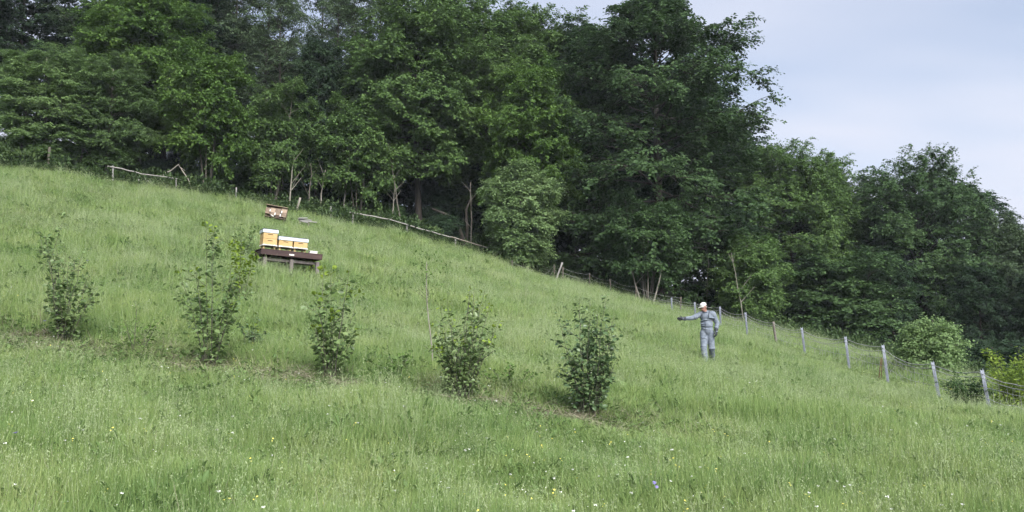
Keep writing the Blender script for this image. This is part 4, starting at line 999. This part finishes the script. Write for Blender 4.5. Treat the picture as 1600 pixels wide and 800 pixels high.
link('coverall', blob(suit, .011, 4, 'coverall_grey', 'coverall'), man)
col_ = blob([('e', tuple(Vector(NK) + Vector((0, 0, .012))), (.088, .085, .026), Euler((.2, 0, 0)))], .009, 2, 'strap_dark', 'collar'); link('collar', col_, man)
for sx in (-1, 1):
    T = Tubes(); x0 = .085 * sx - .01
    T.add([(x0 * 1.0, .06, 1.535), (x0 * 1.03, -.045, 1.525), (x0 * 1.05, -.118, 1.44), (x0 * .95, -.145, 1.36), (x0 * .9, -.140, 1.33)], .010, 6); link('strap', T.mesh('strap', 'strap_dark'), man)
T = Tubes(); T.add([(-.02, -.152, 1.28), (-.01, -.155, 1.12), (0, -.150, .98), (.005, -.125, .86)], .006, 6); link('zip', T.mesh('zip', 'strap_dark'), man)
def glove(w, d, side, name='glove'):
    """hand in a glove: palm, four bent fingers, thumb at the side"""
    w, d, side = Vector(w), Vector(d).normalized(), Vector(side).normalized(); n = d.cross(side).normalized(); parts = []
    parts.append(('c', tuple(w - d * .06), tuple(w + d * .015), .056, .042))
    for k in range(5): parts.append(('c', tuple(w + d * .01 + side * (.028 - .014 * k)), tuple(w + d * .085 + side * (.032 - .016 * k)), .021, .020))
    for k, ln in enumerate((.060, .070, .066, .050)):
        b0 = w + d * .085 + side * (.034 - .0225 * k); b1 = b0 + d * ln * .5 + n * .012; b2 = b1 + d * ln * .36 + n * .024
        parts += [('c', tuple(b0), tuple(b1), .0108, .010), ('c', tuple(b1), tuple(b2), .010, .0085)]
    t0 = w + d * .03 + side * .035; t1 = t0 + side * .032 + d * .022 + n * .01; t2 = t1 + d * .034 + side * .006 + n * .014
    parts += [('c', tuple(t0), tuple(t1), .014, .012), ('c', tuple(t1), tuple(t2), .012, .0095)]
    link(name, blob(parts, .006, 2, 'glove_dark', name), man)
glove(WR, Vector(WR) - Vector(ER), (.2, -.3, .9)); glove(WL, Vector((.0, -.25, -1)), (-.3, -1, .2))
for A_, K_, toe in ((AR, KR, (-.03, -.34, .04)), (AL, KL, (.07, .17, .06))):
    link('boot', blob([('c', lerp3(A_, K_, .22), A_, .056, .055), ('c', A_, tuple(Vector(A_) - Vector((0, 0, .045))), .055, .05), ('c', (A_[0], A_[1] + .03, .05), toe, .048, .046)], .010, 3, 'boot_dark', 'boot'), man)
# cap with brim, hair, dark glasses that also stand in for shade under the brim
cap = blob([('e', hv(0, .010, .062), (.084, .100, .066), headrot), ('e', hv(0, .010, .036), (.085, .101, .022), headrot)], .008, 2, 'cap_white', 'cap'); co = link('cap', cap, man)
bm = bmesh.new(); rows = []
for j in range(6):
    for i in range(9):
        th = (i / 8 - .5) * 2.4; rr = 1 + .85 * j / 5 * math.cos(th) ** .5 if abs(th) < 1.57 else 1
        pnt = hv(math.sin(th) * .090 * (1 + .05 * j / 5), -math.cos(th) * .105 * (1 + .78 * j / 5 * max(.0, math.cos(th))), .040 - .020 * (j / 5) - .012 * (th ** 2) * (j / 5 + .3)); rows.append(bm.verts.new(pnt))
for j in range(5):
    for i in range(8): bm.faces.new([rows[j * 9 + i], rows[j * 9 + i + 1], rows[(j + 1) * 9 + i + 1], rows[(j + 1) * 9 + i]])
bmesh.ops.solidify(bm, geom=bm.faces[:], thickness=.006); me = bpy.data.meshes.new('brim'); bm.to_mesh(me); bm.free(); link('brim', me, co, 'cap_white')
link('hair', blob([('e', hv(0, .032, -.012), (.078, .074, .050), headrot)], .008, 2, 'hair_grey', 'hair'), man)
for sx in (-1, 1): link('lens', blob([('e', hv(.034 * sx, -.090, .006), (.026, .010, .019), headrot)], .005, 1, 'lens_dark', 'lens'), man)
tag(man, 'person in grey coverall, white cap and dark gloves pointing with one arm', 'person')

# ------------------------------------------------------------------ thin evening air between the meadow and the wood
m, t, out = new_mat('haze_air')
pv = t.nodes.new('ShaderNodeVolumePrincipled'); pv.inputs['Color'].default_value = (.80, .88, 1.0, 1); pv.inputs['Density'].default_value = .00025; pv.inputs['Anisotropy'].default_value = .1
t.links.new(pv.outputs[0], out.inputs['Volume'])
hzx = (-760, 760); hzy = (-560, 1060); _gv = bpy.data.objects['ground'].data.vertices; _gz = np.empty(len(_gv) * 3, np.float32); _gv.foreach_get('co', _gz); hzz = (float(_gz[2::3].min()) - 1.0, max(48.0, float(_gz[2::3].max()) + 5.0))
V = [(x_, y_, z_) for z_ in hzz for y_ in hzy for x_ in hzx]
Q = [[0, 2, 3, 1], [4, 5, 7, 6], [0, 1, 5, 4], [2, 6, 7, 3], [0, 4, 6, 2], [1, 3, 7, 5]]
hzo = link('haze', mesh_np('haze', V, Q, 'haze_air')); hzo['kind'] = 'stuff'; hzo['label'] = 'faint blue haze in the air before the wood'
